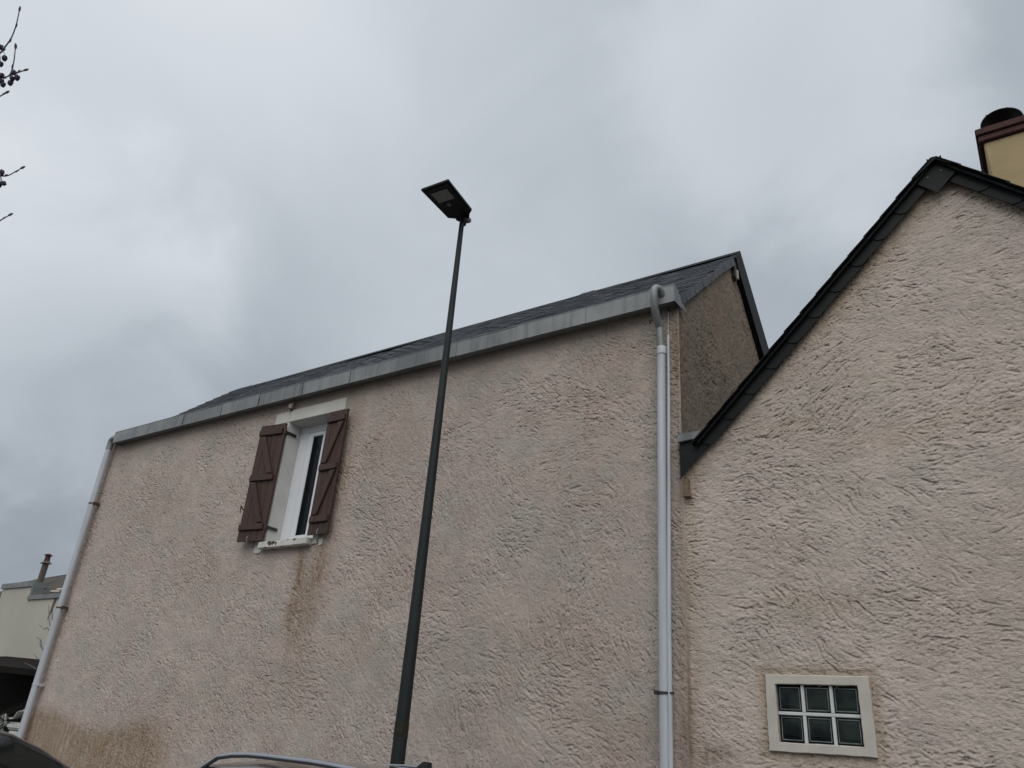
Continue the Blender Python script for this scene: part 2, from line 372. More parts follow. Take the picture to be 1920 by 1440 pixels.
def grid_wall(name, U, V, pos, hgt, keep, stain, mat, parent):
    """U, V: grid lines; pos(u,v,h) -> xyz arrays; keep(uc,vc) cell mask; stain -> (n,3)"""
    nu, nv = len(U), len(V)
    uu, vv = np.meshgrid(U, V); h = hgt(uu, vv)
    xyz = np.stack(pos(uu, vv, h), -1).reshape(-1, 3).astype(np.float32)
    uc, vc = np.meshgrid((U[1:] + U[:-1]) / 2, (V[1:] + V[:-1]) / 2)
    k = keep(uc, vc)
    idx = np.arange(nu * nv).reshape(nv, nu)
    q = np.stack([idx[:-1, :-1][k], idx[:-1, 1:][k], idx[1:, 1:][k], idx[1:, :-1][k]], -1)
    used = np.zeros(nu * nv, bool); used[q.ravel()] = True
    remap = np.cumsum(used) - 1; q = remap[q].astype(np.int32); xyz = xyz[used]
    me = bpy.data.meshes.new(name); me.vertices.add(len(xyz)); me.vertices.foreach_set('co', xyz.ravel())
    me.loops.add(q.size); me.loops.foreach_set('vertex_index', q.ravel())
    me.polygons.add(len(q)); me.polygons.foreach_set('loop_start', np.arange(0, q.size, 4, dtype=np.int32))
    me.update(calc_edges=True)
    st = np.clip(stain(uu.ravel()[used], vv.ravel()[used]), 0, 1)
    a = me.attributes.new('stain', 'FLOAT_COLOR', 'POINT')
    a.data.foreach_set('color', np.concatenate([st, np.ones((len(st), 1))], 1).astype(np.float32).ravel())
    me.materials.append(mat); me.shade_smooth()
    return link(name, me, parent)
def lines(a, b, step_a, step_b, fixed=()):
    out = [a]
    while out[-1] < b: t = (out[-1] - a) / (b - a); out.append(out[-1] + step_a + (step_b - step_a) * t)
    out[-1] = b; out = np.array(out)
    for f in fixed: out[np.argmin(abs(out - f))] = f
    return out
def ss(e0, e1, x): t = np.clip((x - e0) / (e1 - e0), 0, 1); return t * t * (3 - 2 * t)
def blob(u, v, cu, cv, ru, rv): return np.exp(-(((u - cu) / ru) ** 2 + ((v - cv) / rv) ** 2))

# ================================================================== HOUSE WITH THE SHUTTERED WINDOW
WY = 6.5
XL, XR = -13.20, -2.6175
h1 = thing('house', 'long pinkish rendered house with slate roof and brown window shutters', 'house', (-7.8, 8.6, 0))
def P1(o): o.parent = h1; o.matrix_parent_inverse = Matrix.Translation((7.8, -8.6, 0)); return o
WIN = (-8.43, -7.52, Z(2.125), Z(3.862))            # window opening
def ang_left(x, z, shp):
    xw = x + XL
    a = gnoise(shp, 55) * 0.30 + gnoise(shp, 20) * 0.14
    base = np.where(xw < -9, -1.02, -1.02 + 0.30 * ss(-9, -3, xw))      # strokes fall to the right, steeper at the left end
    return base + 0.20 * ss(3.6, 5.4, z + 0 * x) + a
hm1, _ = relief(XR - XL, 5.2, ang_left, 0.0062, lambda x, z: 1 - 0.55 * ss(2.2, 0.9, x) * ss(1.7, 0.9, z))
def hl(u, v):
    h = samp(hm1, 0.0062, u - XL, v - 0.75)
    e = ss(XR, XR - 0.03, u)
    return h * e - 0.002 * (1 - e)
def st1(u, v):
    n = np.zeros((len(u), 3)); d = v - EYE
    n[:, 0] += 1.9 * ss(-9.0, -10.5, u) * ss(0.0, -0.46, d + 0.10 * np.sin(u * 2.1))           # low brown patch at the left end
    n[:, 0] += 1.15 * blob(u, d, -7.66 + 0.03 * np.sin(d * 9), 1.62, 0.085, 0.50) + 0.95 * blob(u, d, -7.33, 1.80, 0.15, 0.36) + 0.5 * blob(u, d, -7.48, 1.3, 0.22, 0.30)  # runs under the sill
    n[:, 0] += 0.40 * blob(u, d, -7.5, 0.9, 0.30, 0.7)
    n[:, 0] += 0.55 * blob(u, d, -7.16, 3.0, 0.16, 1.0) + 0.25 * blob(u, d, -6.6, 3.3, 0.7, 0.5)
    n[:, 0] += 0.25 * ss(3.75, 4.12, d) * (0.55 + 0.45 * np.sin(u * 1.7 + 1) * np.sin(u * 0.63))        # uneven ochre tint, stronger towards the gutter
    n[:, 0] += 0.35 * blob(u, d, -3.3, 3.6, 0.6, 0.5) + 0.5 * ss(-2.80, -2.66, u) * ss(2.6, 4.0, d)
    n[:, 2] += 0.60 * ss(-2.73, -2.66, u) * (0.5 + 0.5 * ss(1.9, 0.2, d)) + 0.35 * blob(u, d, -2.66, 3.7, 0.05, 0.45)
    n[:, 1] += 0.65 * ss(-3.05, -2.86, u) * ss(-2.72, -2.80, u) + 0.35 * blob(u, d, -4.2, 1.9, 0.9, 0.6) + 0.3 * blob(u, d, -5.2, 0.6, 1.0, 0.5)
    n[:, 1] += 0.30 * blob(u, d, -11.4, 0.9, 0.9, 0.4) + 0.25 * blob(u, d, -6.4, 0.2, 0.8, 0.4)
    n[:, 2] += 0.35 * ss(-12.80, -13.0, u) * 0.8
    for cu, cd, ru, rd, g in ((-4.0, 0.9, 0.8, 0.45, 0.45), (-3.2, 0.1, 0.45, 0.35, 0.5), (-5.6, 1.6, 0.7, 0.4, 0.3), (-6.6, 0.9, 0.6, 0.5, 0.28), (-3.5, 2.6, 0.7, 0.5, 0.3), (-9.6, 1.7, 0.9, 0.5, 0.25), (-11.0, 2.9, 1.0, 0.5, 0.25), (-8.9, 0.2, 0.8, 0.3, 0.35)):
        n[:, 0] += 0.55 * g * blob(u, d, cu, cd, ru, rd)
    return n
UX = lines(XL, XR, 0.0128, 0.0066, WIN[:2]); VZ = lines(0.88, Z(4.27), 0.0068, 0.0068, WIN[2:])
in_win = lambda u, v: ~((u > WIN[0]) & (u < WIN[1]) & (v > WIN[2]) & (v < WIN[3]))
P1(grid_wall('wall', UX, VZ, lambda u, v, h: (u, WY - h, v - 0.7 * np.clip(h, -0.02, 0.02) * ss(0.9, 1.0, v)), hl, in_win, st1, M_ST1, None))
P1(box('wall_base', (XL, WY, 0.0), (XR, WY + 0.35, 0.90), M_ST1))
P1(MB().box((XL, WY + 0.05, 0.9), (WIN[0] - 0.012, WY + 0.35, Z(4.25))).box((WIN[1] + 0.012, WY + 0.05, 0.9), (XR - 0.06, WY + 0.35, Z(4.25)))
   .box((WIN[0] - 0.012, WY + 0.05, 0.9), (WIN[1] + 0.012, WY + 0.35, WIN[2] - 0.012)).box((WIN[0] - 0.012, WY + 0.05, WIN[3] + 0.012), (WIN[1] + 0.012, WY + 0.35, Z(4.25))).obj('wall_core', M_REVEAL))

# roof profile in the gable plane (y, dz), front slope with its flared foot
PROF = [(6.40, 4.30), (6.55, 4.385), (6.72, 4.50), (7.02, 4.745), (7.45, 5.115), (8.02, 5.622), (8.60, 6.135)]
def roof_z(y):
    return float(np.interp(y, [p[0] for p in PROF], [p[1] for p in PROF]))
def sag(x): return 0.022 * math.sin(x * 0.9 + 0.4) + 0.012 * math.sin(x * 2.3)
XG = -2.60                          # outer face of the gable slates
# gable wall
def gl_top(y): return np.where(y < 8.6, np.interp(y, [p[0] for p in PROF], [p[1] for p in PROF]) - 0.06, 6.075 - (y - 8.6) * 1.0)
GY1 = 10.75
hm2, _ = relief(GY1 - WY, 6.0, lambda x, z, s: -1.15 + gnoise(s, 30) * 0.4 + 0 * x + 0 * z, 0.0095)
def st_g(u, v):
    n = np.zeros((len(u), 3)); d = v - EYE
    n[:, 0] += 0.55 * blob(u, d, 6.55, 3.8, 0.25, 0.7) + 0.5 * blob(u, d, 7.9, 4.9, 0.5, 0.7) + 0.4 * ss(8.2, 9.2, u)
    n[:, 2] += 0.55 * blob(u, d, 6.5, 3.6, 0.12, 0.8) + 0.35 * blob(u, d, 8.5, 5.5, 0.1, 0.4)
    n[:, 1] += 0.5 * blob(u, d, 6.9, 3.2, 0.4, 0.5) + 0.4 * blob(u, d, 8.5, 4.4, 0.4, 0.5)
    return n
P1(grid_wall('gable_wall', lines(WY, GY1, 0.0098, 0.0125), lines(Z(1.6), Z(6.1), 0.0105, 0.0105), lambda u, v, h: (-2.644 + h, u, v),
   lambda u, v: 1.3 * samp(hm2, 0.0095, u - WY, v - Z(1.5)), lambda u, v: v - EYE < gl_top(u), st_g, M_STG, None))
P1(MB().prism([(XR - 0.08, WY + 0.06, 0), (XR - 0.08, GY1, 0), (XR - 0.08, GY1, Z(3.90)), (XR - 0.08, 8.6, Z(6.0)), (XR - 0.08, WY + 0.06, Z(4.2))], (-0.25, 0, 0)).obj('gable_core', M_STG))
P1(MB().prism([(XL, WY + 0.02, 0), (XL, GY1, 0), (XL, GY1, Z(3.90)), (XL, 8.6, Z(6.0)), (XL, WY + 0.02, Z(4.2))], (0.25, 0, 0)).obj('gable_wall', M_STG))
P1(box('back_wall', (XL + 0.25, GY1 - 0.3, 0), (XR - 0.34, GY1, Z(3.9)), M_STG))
# roof body
xs = np.linspace(-13.08, XG - 0.002, 40)
rb = MB(); ys = [p[0] for p in PROF] + [9.3, 10.0, 10.95]; zs = [p[1] - 0.012 for p in PROF] + [5.42, 4.71, 3.76]
for x in xs:
    for y, z in zip(ys, zs): rb.v.append((float(x), y, Z(z) + sag(float(x)) * min(1, max(0, (y - 6.6) / 2)) - 0.015))
n = len(ys)
for i in range(len(xs) - 1):
    for j in range(n - 1): rb.f.append((i*n+j, (i+1)*n+j, (i+1)*n+j+1, i*n+j+1))
roof = rb.obj('roof', M_SLATE_D); P1(roof)
so_ = roof.modifiers.new('thickness', 'SOLIDIFY'); so_.thickness = 0.05; so_.offset = -1.0
# slates of the front slope
sl_me = MB().box((-0.108, 0, -0.0045), (0.108, 0.235, 0.0035)).obj('slate_proto', M_SLATE)
sl_mesh = sl_me.data; bpy.data.objects.remove(sl_me)
fine = curve_pts([(0, y, z) for y, z in PROF], 30); acc = [0.0]
for a, b in zip(fine[:-1], fine[1:]): acc.append(acc[-1] + (b - a).length)
def at(s):
    y = float(np.interp(s, acc, [p.y for p in fine])); z = float(np.interp(s, acc, [p.z for p in fine])); return y, z
slates = []; s0 = 0.06; row = 0
while s0 < acc[-1] - 0.07:
    y, z = at(s0); y2, z2 = at(min(s0 + 0.2, acc[-1])); a = math.atan2(z2 - z, y2 - y)
    nx = int((XG + 13.07) / 0.22) + 1
    for c in range(nx + 1):
        x = XG - 0.11 - 0.22 * c + (0.11 if row % 2 else 0)
        if x > XG - 0.05 or x < -13.07: continue
        sg = sag(x) * min(1, max(0, (y - 6.6) / 2))
        m = Matrix.Translation((x + random.uniform(-.004, .004), y, Z(z) + sg + 0.004 + random.uniform(0, 0.004))) @ Matrix.Rotation(a - 0.050 + random.gauss(0, 0.014), 4, 'X') @ Matrix.Rotation(random.gauss(0, 0.012), 4, 'Z')
        slates.append(m)
    s0 += 0.102; row += 1
slates.sort(key=lambda m: (m.translation - Vector((0, 0, EYE))).length)
for m in slates[:300]:
    o = link('slate', sl_mesh, roof); o.matrix_world = m; o.matrix_parent_inverse = Matrix.Identity(4)
    o.parent = roof; o.matrix_basis = Matrix.Translation((-0.0, 0, 0)) @ m
bx = np.array([v.co[:] for v in sl_mesh.vertices]); fc = [list(p.vertices) for p in sl_mesh.polygons]
sf = MB()
for m in slates[300:]: sf.add([m @ Vector(v) for v in bx], fc)
fo = stuff(sf.obj('slate_courses', M_SLATE)); P1(fo)
P1(MB().prism([(XG + 0.01, 8.50, Z(6.062)), (XG + 0.01, 8.605, Z(6.165)), (XG + 0.01, 8.70, Z(6.065)), (XG + 0.01, 8.605, Z(6.13))], (-13.08 - XG, 0, 0)).obj('ridge_flashing', M_EDGE))
# slates hung under the verge on the gable
up_ = [(6.50, 4.335), (6.70, 4.475), (7.02, 4.745), (7.45, 5.115), (8.02, 5.622), (8.36, 5.90)]
lo_ = [(6.56, 4.235), (6.887, 4.518), (7.2, 4.796), (7.507, 5.06), (7.841, 5.36), (8.40, 5.815)]
def along(pl, t):
    s = [0]
    for a, b in zip(pl[:-1], pl[1:]): s.append(s[-1] + math.hypot(b[0]-a[0], b[1]-a[1]))
    q = t * s[-1]; return Vector((0, float(np.interp(q, s, [p[0] for p in pl])), float(np.interp(q, s, [p[1] for p in pl]))))
NV = 14
P1(MB().prism([(XG + 0.001, y, Z(z)) for y, z in up_] + [(XG + 0.001, y, Z(z + 0.02)) for y, z in lo_[::-1]], (-0.008, 0, 0)).obj('verge_backing', M_EDGE))  # near-black backing added so the gaps between the slates read as shade
for i in range(NV):
    t0, t1 = i / NV, (i + 0.91) / NV; t1 = min(t1, 1)
    a, b = along(up_, t0), along(up_, t1); c, d = along(lo_, t0), along(lo_, t1)
    mid = (a + c) / 2; out = (a - b).normalized() * 0.022
    poly = [a + Vector((0, 0, 0.01)), b + Vector((0, 0, 0.01)), d, c + (d - c) * 0.12, c + out * 0.6 + (a - c) * 0.10, mid + out, a + out * 0.8 + (c - a) * 0.2]
    pl = [(XG + 0.010 + 0.0035 * (i % 2), q.y, Z(q.z)) for q in poly]
    P1(MB().prism(pl, (-0.006, 0, 0)).obj('verge_slate', M_SLATE_V))
# rear verge and broken plaster at the apex
P1(MB().prism([(XG + 0.03, 8.585, Z(6.15)), (XG + 0.03, 9.66, Z(5.10)), (XG + 0.03, 10.9, Z(3.86)), (XG + 0.03, 10.9, Z(3.62)), (XG + 0.03, 9.30, Z(4.96)), (XG + 0.03, 8.47, Z(5.80)), (XG + 0.03, 8.40, Z(5.93))], (-0.10, 0, 0)).obj('rear_verge', M_EDGE))
P1(MB().prism([(XG + 0.012, 8.36, Z(5.86)), (XG + 0.012, 8.44, Z(5.86)), (XG + 0.012, 8.46, Z(5.66)), (XG + 0.012, 8.42, Z(5.58)), (XG + 0.012, 8.37, Z(5.64))], (-0.05, 0, 0)).obj('purlin_end', M_IRON))
P1(box('lath', (XG - 0.03, 8.43, Z(5.63)), (XG + 0.025, 8.47, Z(5.76)), M_LATH))

# zinc box gutter
gut = P1(MB().prism([(-12.85, 6.36, Z(4.165)), (-12.85, 6.36, Z(4.175)), (-12.85, WY + 0.02, Z(4.205)), (-12.85, WY + 0.02, Z(4.195))], (XG + 12.83, 0, 0)).obj('gutter', M_ZINC))
edges = [-12.86, -11.83, -10.88, -9.92, -9.05, -8.12, -7.19, -6.28, -5.40, -4.52, -3.62, XG + 0.003]
for i, (a, b) in enumerate(zip(edges[:-1], edges[1:])):
    g = 0.010 if i < 6 else 0.002; dy = 0.003 * (i % 2)
    m = MB().box((a + g, 6.346 - dy, Z(4.17)), (b - g, 6.354 - dy, Z(4.355 + 0.004 * math.sin(i * 2.2))))
    m.tube([(a + g, 6.350 - dy, Z(4.36)), (b - g, 6.350 - dy, Z(4.36 + 0.002 * (i % 3)))], 0.008, 8)
    m.box((a + g, 6.338 - dy, Z(4.160)), (b - g, 6.3535 - dy, Z(4.169)))
    o = m.obj('gutter_panel', M_ZINC); o.parent = gut; o.matrix_parent_inverse = gut.matrix_world.inverted()
def kid(o, p):
    o.parent = p; w = Matrix.Identity(4); q = p
    while q is not None: w = q.matrix_basis.copy() @ w if q.parent is None else q.matrix_parent_inverse @ q.matrix_basis @ w; q = q.parent
    o.matrix_parent_inverse = w.inverted(); return o
for o in gut.children: kid(o, gut)
kid(MB().prism([(XG + 0.008, 6.348, Z(4.365)), (XG + 0.008, 6.345, Z(4.160)), (XG + 0.008, 6.66, Z(4.175)), (XG + 0.008, 6.60, Z(4.23)), (XG + 0.008, 6.50, Z(4.30)), (XG + 0.008, 6.42, Z(4.345))], (-0.006, 0, 0)).obj('end_cap', M_ZINC), gut)
kid(MB().prism([(edges[0], 6.348, Z(4.365)), (edges[0], 6.345, Z(4.160)), (edges[0], 6.52, Z(4.175)), (edges[0], 6.50, Z(4.30))], (-0.006, 0, 0)).obj('end_cap', M_ZINC), gut)
P1(MB().box((-12.85, 6.372, Z(4.20)), (XG - 0.03, 6.378, Z(4.33))).obj('gutter_board', M_EDGE))

# right downpipe: zinc swan neck, zinc length, PVC length; left downpipe
dp = P1(MB().tube([(-2.775, 6.415, Z(3.70)), (-2.782, 6.41, Z(3.0)), (-2.790, 6.41, Z(1.5)), (-2.795, 6.415, 0.05)], 0.041, 20).obj('downpipe', M_PVC, None, True))
kid(MB().tube([(-2.773, 6.415, Z(3.62)), (-2.774, 6.415, Z(3.70)), (-2.774, 6.415, Z(3.705))], [0.047, 0.047, 0.044], 20).obj('pipe_collar', M_PVC, None, True), dp)
kid(MB().tube(curve_pts([(-2.735, 6.36, Z(4.275)), (-2.745, 6.30, Z(4.318)), (-2.770, 6.258, Z(4.305)), (-2.780, 6.252, Z(4.22)), (-2.786, 6.285, Z(4.10)), (-2.788, 6.355, Z(3.985)), (-2.782, 6.395, Z(3.93))], 5), 0.0395, 18).obj('swan_neck', M_ZINC, None, True), dp)
kid(MB().tube([(-2.785, 6.392, Z(4.0)), (-2.776, 6.412, Z(3.69))], 0.037, 18).obj('zinc_length', M_ZINC, None, True), dp)
def ring(x, y, z, r): return MB().tube([(x, y, z - 0.011), (x, y, z + 0.011)], r, 18)
kid(ring(-2.793, 6.41, Z(0.455), 0.046).box((-2.868, 6.375, Z(0.44)), (-2.832, 6.46, Z(0.472))).box((-2.76, 6.39, Z(0.448)), (-2.70, 6.41, Z(0.464))).obj('pipe_bracket', M_IRON, None), dp)
kid(MB().tube(curve_pts([(-2.90, 6.44, Z(4.02)), (-2.905, 6.42, Z(4.05)), (-2.885, 6.40, Z(4.04)), (-2.86, 6.40, Z(4.03)), (-2.82, 6.39, Z(4.025))], 4), 0.007, 8).obj('rusty_hook', M_RUST, None, True), dp)
dp['label'] = 'right downpipe with a zinc swan neck above white plastic pipe'
P1(MB().tube([(-2.716, 6.45, Z(3.84)), (-2.714, 6.44, Z(3.3)), (-2.724, 6.425, Z(2.2)), (-2.736, 6.41, Z(1.0)), (-2.744, 6.405, 0.05)], [0.013, 0.014, 0.017, 0.02, 0.022], 12).obj('cable_conduit', M_PVC, None, True))
P1(MB().tube(curve_pts([(-2.712, 6.475, Z(4.17)), (-2.714, 6.465, Z(4.13)), (-2.716, 6.462, Z(3.99)), (-2.716, 6.452, Z(3.83))], 4), 0.004, 6).obj('cable', M_WIRE, None, True))
P1(MB().box((-2.725, 6.45, Z(4.14)), (-2.70, 6.49, Z(4.16))).obj('cable_clip', M_RUST))
dl = P1(MB().tube([(-13.02, 6.40, Z(4.12)), (-13.02, 6.40, 0.05)], 0.05, 20).obj('downpipe', M_PVC, None, True))
dl['label'] = 'left downpipe of white plastic with a dark zinc elbow'
kid(MB().tube(curve_pts([(-12.84, 6.40, Z(4.27)), (-12.94, 6.395, Z(4.275)), (-13.005, 6.395, Z(4.24)), (-13.02, 6.40, Z(4.16)), (-13.02, 6.40, Z(4.08))], 5), 0.054, 18).obj('pipe_elbow', M_ZINC, None, True), dl)
for zz in (3.12, 1.42, 0.28):
    kid(ring(-13.02, 6.40, Z(zz), 0.055).box((-12.975, 6.39, Z(zz) - 0.02), (-12.94, 6.49, Z(zz) + 0.025)).obj('pipe_bracket', M_RUST if zz > 1 else M_PVC, None), dl)

# ------------------------------------------------------------------ window
x0, x1, z0, z1 = WIN; FY = 6.715
rv = MB()
rv.add([(x0, WY - 0.014, z0), (x0, FY + 0.02, z0), (x0, FY + 0.02, z1), (x0, WY - 0.014, z1)], [(0, 1, 2, 3)])
rv.add([(x1, WY - 0.014, z0), (x1, FY + 0.02, z0), (x1, FY + 0.02, z1), (x1, WY - 0.014, z1)], [(3, 2, 1, 0)])
rv.add([(x0, WY - 0.014, z1), (x1, WY - 0.014, z1), (x1, FY + 0.02, z1 - 0.015), (x0, FY + 0.02, z1 - 0.015)], [(0, 1, 2, 3)])
P1(rv.obj('window_reveal', M_REVEAL))
wf = P1(MB().box((x0, FY, z0), (-8.245, FY + 0.06, z1)).box((-7.60, FY, z0), (x1, FY + 0.06, z1)).box((-8.245, FY, z1 - 0.115), (-7.60, FY + 0.06, z1)).box((-8.245, FY, z0), (-7.60, FY + 0.06, z0 + 0.075)).obj('window', M_UPVC, None, False, 0.004))
def sash(a, b):
    b0, b1 = z0 + 0.085, z1 - 0.125; w = 0.105
    kid(MB().box((a, FY - 0.012, b0), (a + w, FY + 0.045, b1)).box((b - 0.05, FY - 0.012, b0), (b, FY + 0.045, b1)).box((a + w, FY - 0.012, b1 - 0.06), (b - 0.05, FY + 0.045, b1)).box((a + w, FY - 0.012, b0), (b - 0.05, FY + 0.045, b0 + 0.06)).obj('sash', M_UPVC, None, False, 0.006), wf)
    kid(box('gasket', (a + w, FY - 0.004, b0 + 0.06), (a + w + 0.008, FY + 0.02, b1 - 0.06), M_BPL), wf)
    kid(box('pane', (a + w, FY + 0.008, b0 + 0.055), (b - 0.05, FY + 0.020, b1 - 0.055), M_PANE), wf)
sash(-8.235, -7.885); sash(-7.881, -7.605)
P1(box('window_sill', (x0 - 0.02, 6.395, Z(2.046)), (x1 - 0.005, FY, Z(2.132)), M_PEEL, None, 0.008))
P1(MB().box((-8.75, 6.484, Z(3.866)), (-8.447, 6.51, Z(4.036))).obj('lintel_end', M_WHITE, None, False, 0.004))
P1(MB().box((-8.438, 6.478, Z(3.862)), (-7.338, 6.51, Z(4.040))).obj('lintel', M_WHITE, None, False, 0.005))
P1(MB().tube([(-8.42, 6.44, Z(4.05)), (-8.42, 6.445, Z(4.10)), (-8.415, 6.47, Z(4.15))], [0.028, 0.036, 0.022], 10).obj('render_stub', M_ST1, None, True))
P1(MB().tube([(-8.44, 6.462, Z(4.035)), (-8.40, 6.462, Z(4.045))], 0.012, 8).obj('stub_bolt', M_RUST, None))
P1(box('surround_band', (-8.62, 6.484, Z(2.132)), (x0 + 0.001, 6.52, Z(3.862)), M_WHITE, None, 0.004))
P1(box('surround_band', (x1 - 0.001, 6.484, Z(2.062)), (-7.44, 6.52, Z(3.858)), M_WHITE, None, 0.004))
P1(MB().prism([(-8.62, 6.486, Z(2.128)), (-8.455, 6.486, Z(2.128)), (-8.455, 6.486, Z(2.05)), (-8.50, 6.486, Z(2.02)), (-8.58, 6.486, Z(2.01)), (-8.64, 6.486, Z(2.04))], (0, 0.03, 0)).obj('plaster_patch', M_WHITE))
P1(MB().prism([(-7.415, 6.487, Z(2.12)), (-7.35, 6.487, Z(2.13)), (-7.34, 6.487, Z(2.05)), (-7.39, 6.487, Z(2.03))], (0, 0.03, 0)).obj('plaster_patch', M_WHITE))

def shutter(hx, hy, w, d, ang, label):
    """hinged at hx, hy; opens towards d (-1 left, +1 right); ang lifts the free edge off the wall"""
    sh = P1(MB().box((0, 0.021, -0.0), (d * w, 0.027, 1.66)).obj('shutter', M_WOOD)); sh['label'] = label
    nb = 4; bw = w / nb
    for i in range(nb):
        a = d * (i * bw + 0.0028); b = d * ((i + 1) * bw - 0.0028)
        m = MB(); xa, xb = min(a, b), max(a, b)
        m.prism([(xa, 0.020, 0), (xb, 0.020, 0), (xb, 0.004, 0), (xb - 0.005, 0, 0), (xa + 0.005, 0, 0), (xa, 0.004, 0)], (0, 0, 1.66))
        o = m.obj('board', M_WOOD); o.parent = sh
    xa, xb = sorted((d * 0.025, d * (w - 0.012)))
    for z in (0.145, 0.83, 1.50):
        o = MB().box((xa, -0.032, z), (xb, -0.001, z + 0.085)).obj('batten', M_WOOD, None, False, 0.006); o.parent = sh
    for za, zb in ((0.245, 0.815), (0.93, 1.485)):
        lo, hi = d * w * 0.24, d * w * 0.80
        p = Vector((lo, 0, za)); q = Vector((hi, 0, zb))
        o = MB().prism([(p.x - 0.050, -0.028, p.z), (p.x + 0.050, -0.028, p.z), (q.x + 0.050, -0.028, q.z), (q.x - 0.050, -0.028, q.z)], (0, 0.025, 0)).obj('brace', M_WOOD, None, False, 0.005); o.parent = sh
    for z in (0.19, 1.54):
        o = MB().tube([(0, 0.012, z - 0.03), (0, 0.012, z + 0.03)], 0.011, 10).obj('hinge_pin', M_IRON, None, True); o.parent = sh
    o = MB().tube(curve_pts([(d * w * 0.55, 0.02, 0.02), (d * w * 0.55, -0.012, -0.01), (d * w * 0.56, -0.02, 0.03), (d * w * 0.57, -0.012, 0.06)], 4), 0.006, 6).obj('shutter_catch', M_ZINC, None, True); o.parent = sh
    sh.location = Vector((hx, hy, Z(2.157))); sh.rotation_euler = (0, 0, ang)
    sh.matrix_parent_inverse = Matrix.Translation((7.8, -8.6, 0))
    return sh
shutter(-8.405, 6.415, 0.455, -1, math.radians(8), 'left shutter, standing slightly off the wall')
shutter(-7.550, 6.405, 0.365, +1, math.radians(-1), 'right shutter, folded back on the wall')
for z in (0.19, 1.54):
    P1(MB().box((-8.428, 6.425, Z(2.157) + z - 0.02), (-8.408, 6.63, Z(2.157) + z + 0.018)).obj('hinge_strap', M_IRON))
P1(MB().tube(curve_pts([(-8.93, 6.50, Z(2.62)), (-8.93, 6.40, Z(2.62)), (-8.93, 6.36, Z(2.66)), (-8.93, 6.37, Z(2.56))], 3), 0.008, 6).obj('shutter_stop', M_RUST, None, True))

# ================================================================== GABLED HOUSE ON THE RIGHT
h2 = thing('house', 'beige rendered gable house with dark slate verges, a glass block window and a yellow chimney', 'house', (0.0, 9.0, 0))
def P2(o): o.parent = h2; o.matrix_parent_inverse = Matrix.Translation((0, -9.0, 0)); return o
AX, AZ = -0.135, 4.985                      # apex
X2L, X2R = -2.617, 2.34
GBW = (-1.925, -1.245, Z(0.105), Z(0.590))
def ang_right(x, z, s):
    return 0.02 - 0.55 * ss(1.2, 0.2, x) * ss(3.2, 1.2, z) - 0.30 * ss(3.0, 1.6, z) + 0.10 * np.sin(x * 2.2 + 1) + gnoise(s, 48) * 0.34 + gnoise(s, 18) * 0.15
hm3, _ = relief(3.7, 6.0, ang_right, 0.0062)
def hr(u, v):
    h = samp(hm3, 0.0062, u - X2L, v - 0.75)
    e = ss(X2L, X2L + 0.03, u)
    f = ss(0.0, 0.035, np.maximum(np.maximum(-1.99 - u, u + 1.18), np.maximum(0.05 - (v - EYE), (v - EYE) - 0.645)))
    return (h + 0.006 * f - 0.003) * e - 0.002 * (1 - e)
def st2(u, v):
    n = np.zeros((len(u), 3)); d = v - EYE
    line = (AZ - 0.12) - abs(u - AX) * 1.03 - d                   # distance below the verge
    n[:, 0] += 0.80 * ss(0.42, 0.0, line) * (u < AX) * (0.45 + 0.55 * ss(2.6, 4.2, d)) + 0.45 * ss(0.25, 0.0, line) * (u >= AX)
    n[:, 0] += 0.35 * blob(u, d, -1.6, 2.7, 0.35, 0.12) + 0.35 * blob(u, d, -0.9, 2.45, 0.4, 0.15) + 0.3 * blob(u, d, -0.2, 2.55, 0.4, 0.10) + 0.35 * blob(u, d, -1.5, 1.15, 0.5, 0.12)
    fr = np.maximum(np.maximum(-1.965 - u, u + 1.203), np.maximum(0.075 - d, d - 0.621))
    n[:, 0] += 0.70 * ss(0.12, 0.01, fr)
    n[:, 2] += 0.65 * ss(-2.53, -2.61, u) * ss(1.9, 0.3, d) + 0.75 * blob(u, d, -2.42, 0.02, 0.16, 0.09) + 0.5 * blob(u, d, -2.40, -0.18, 0.2, 0.06)
    n[:, 0] += 0.55 * ss(-2.40, -2.60, u)
    for cu, cd, ru, rd, g in ((-1.9, 1.6, 0.5, 0.3, 0.35), (-0.8, 3.1, 0.5, 0.25, 0.35), (-0.2, 1.3, 0.5, 0.3, 0.30), (-1.1, 3.7, 0.3, 0.3, 0.35), (-0.6, 0.8, 0.5, 0.25, 0.25)):
        n[:, 0] += 0.55 * g * blob(u, d, cu, cd, ru, rd)
    n[:, 1] += 0.45 * blob(u, d, -0.6, 2.1, 0.4, 0.25) + 0.4 * blob(u, d, -1.3, 1.7, 0.35, 0.3) + 0.35 * blob(u, d, -2.0, 0.9, 0.3, 0.3)
    return n
U2 = np.concatenate([lines(X2L, 0.75, 0.0066, 0.0066, GBW[:2]), np.linspace(0.80, X2R, 32)])
V2 = lines(0.80, Z(4.94), 0.0067, 0.0067, GBW[2:])
def keep2(u, v):
    return (v - EYE < AZ - 0.03 - abs(u - AX) * 1.03) & ~((u > GBW[0]) & (u < GBW[1]) & (v > GBW[2]) & (v < GBW[3]))
P2(grid_wall('wall', U2, V2, lambda u, v, h: (u, WY - h, v - 0.7 * np.clip(h, -0.02, 0.02) * ss(0.8, 0.9, v)), hr, keep2, st2, M_ST2, None))
P2(box('wall_base', (X2L, WY, 0.0), (X2R, WY + 0.35, 0.82), M_ST2))
P2(MB().prism([(X2R, WY, 0), (X2R, 12.5, 0), (X2R, 12.5, Z(2.5)), (X2R, WY, Z(2.5))], (-0.3, 0, 0)).obj('side_wall', M_ST2))
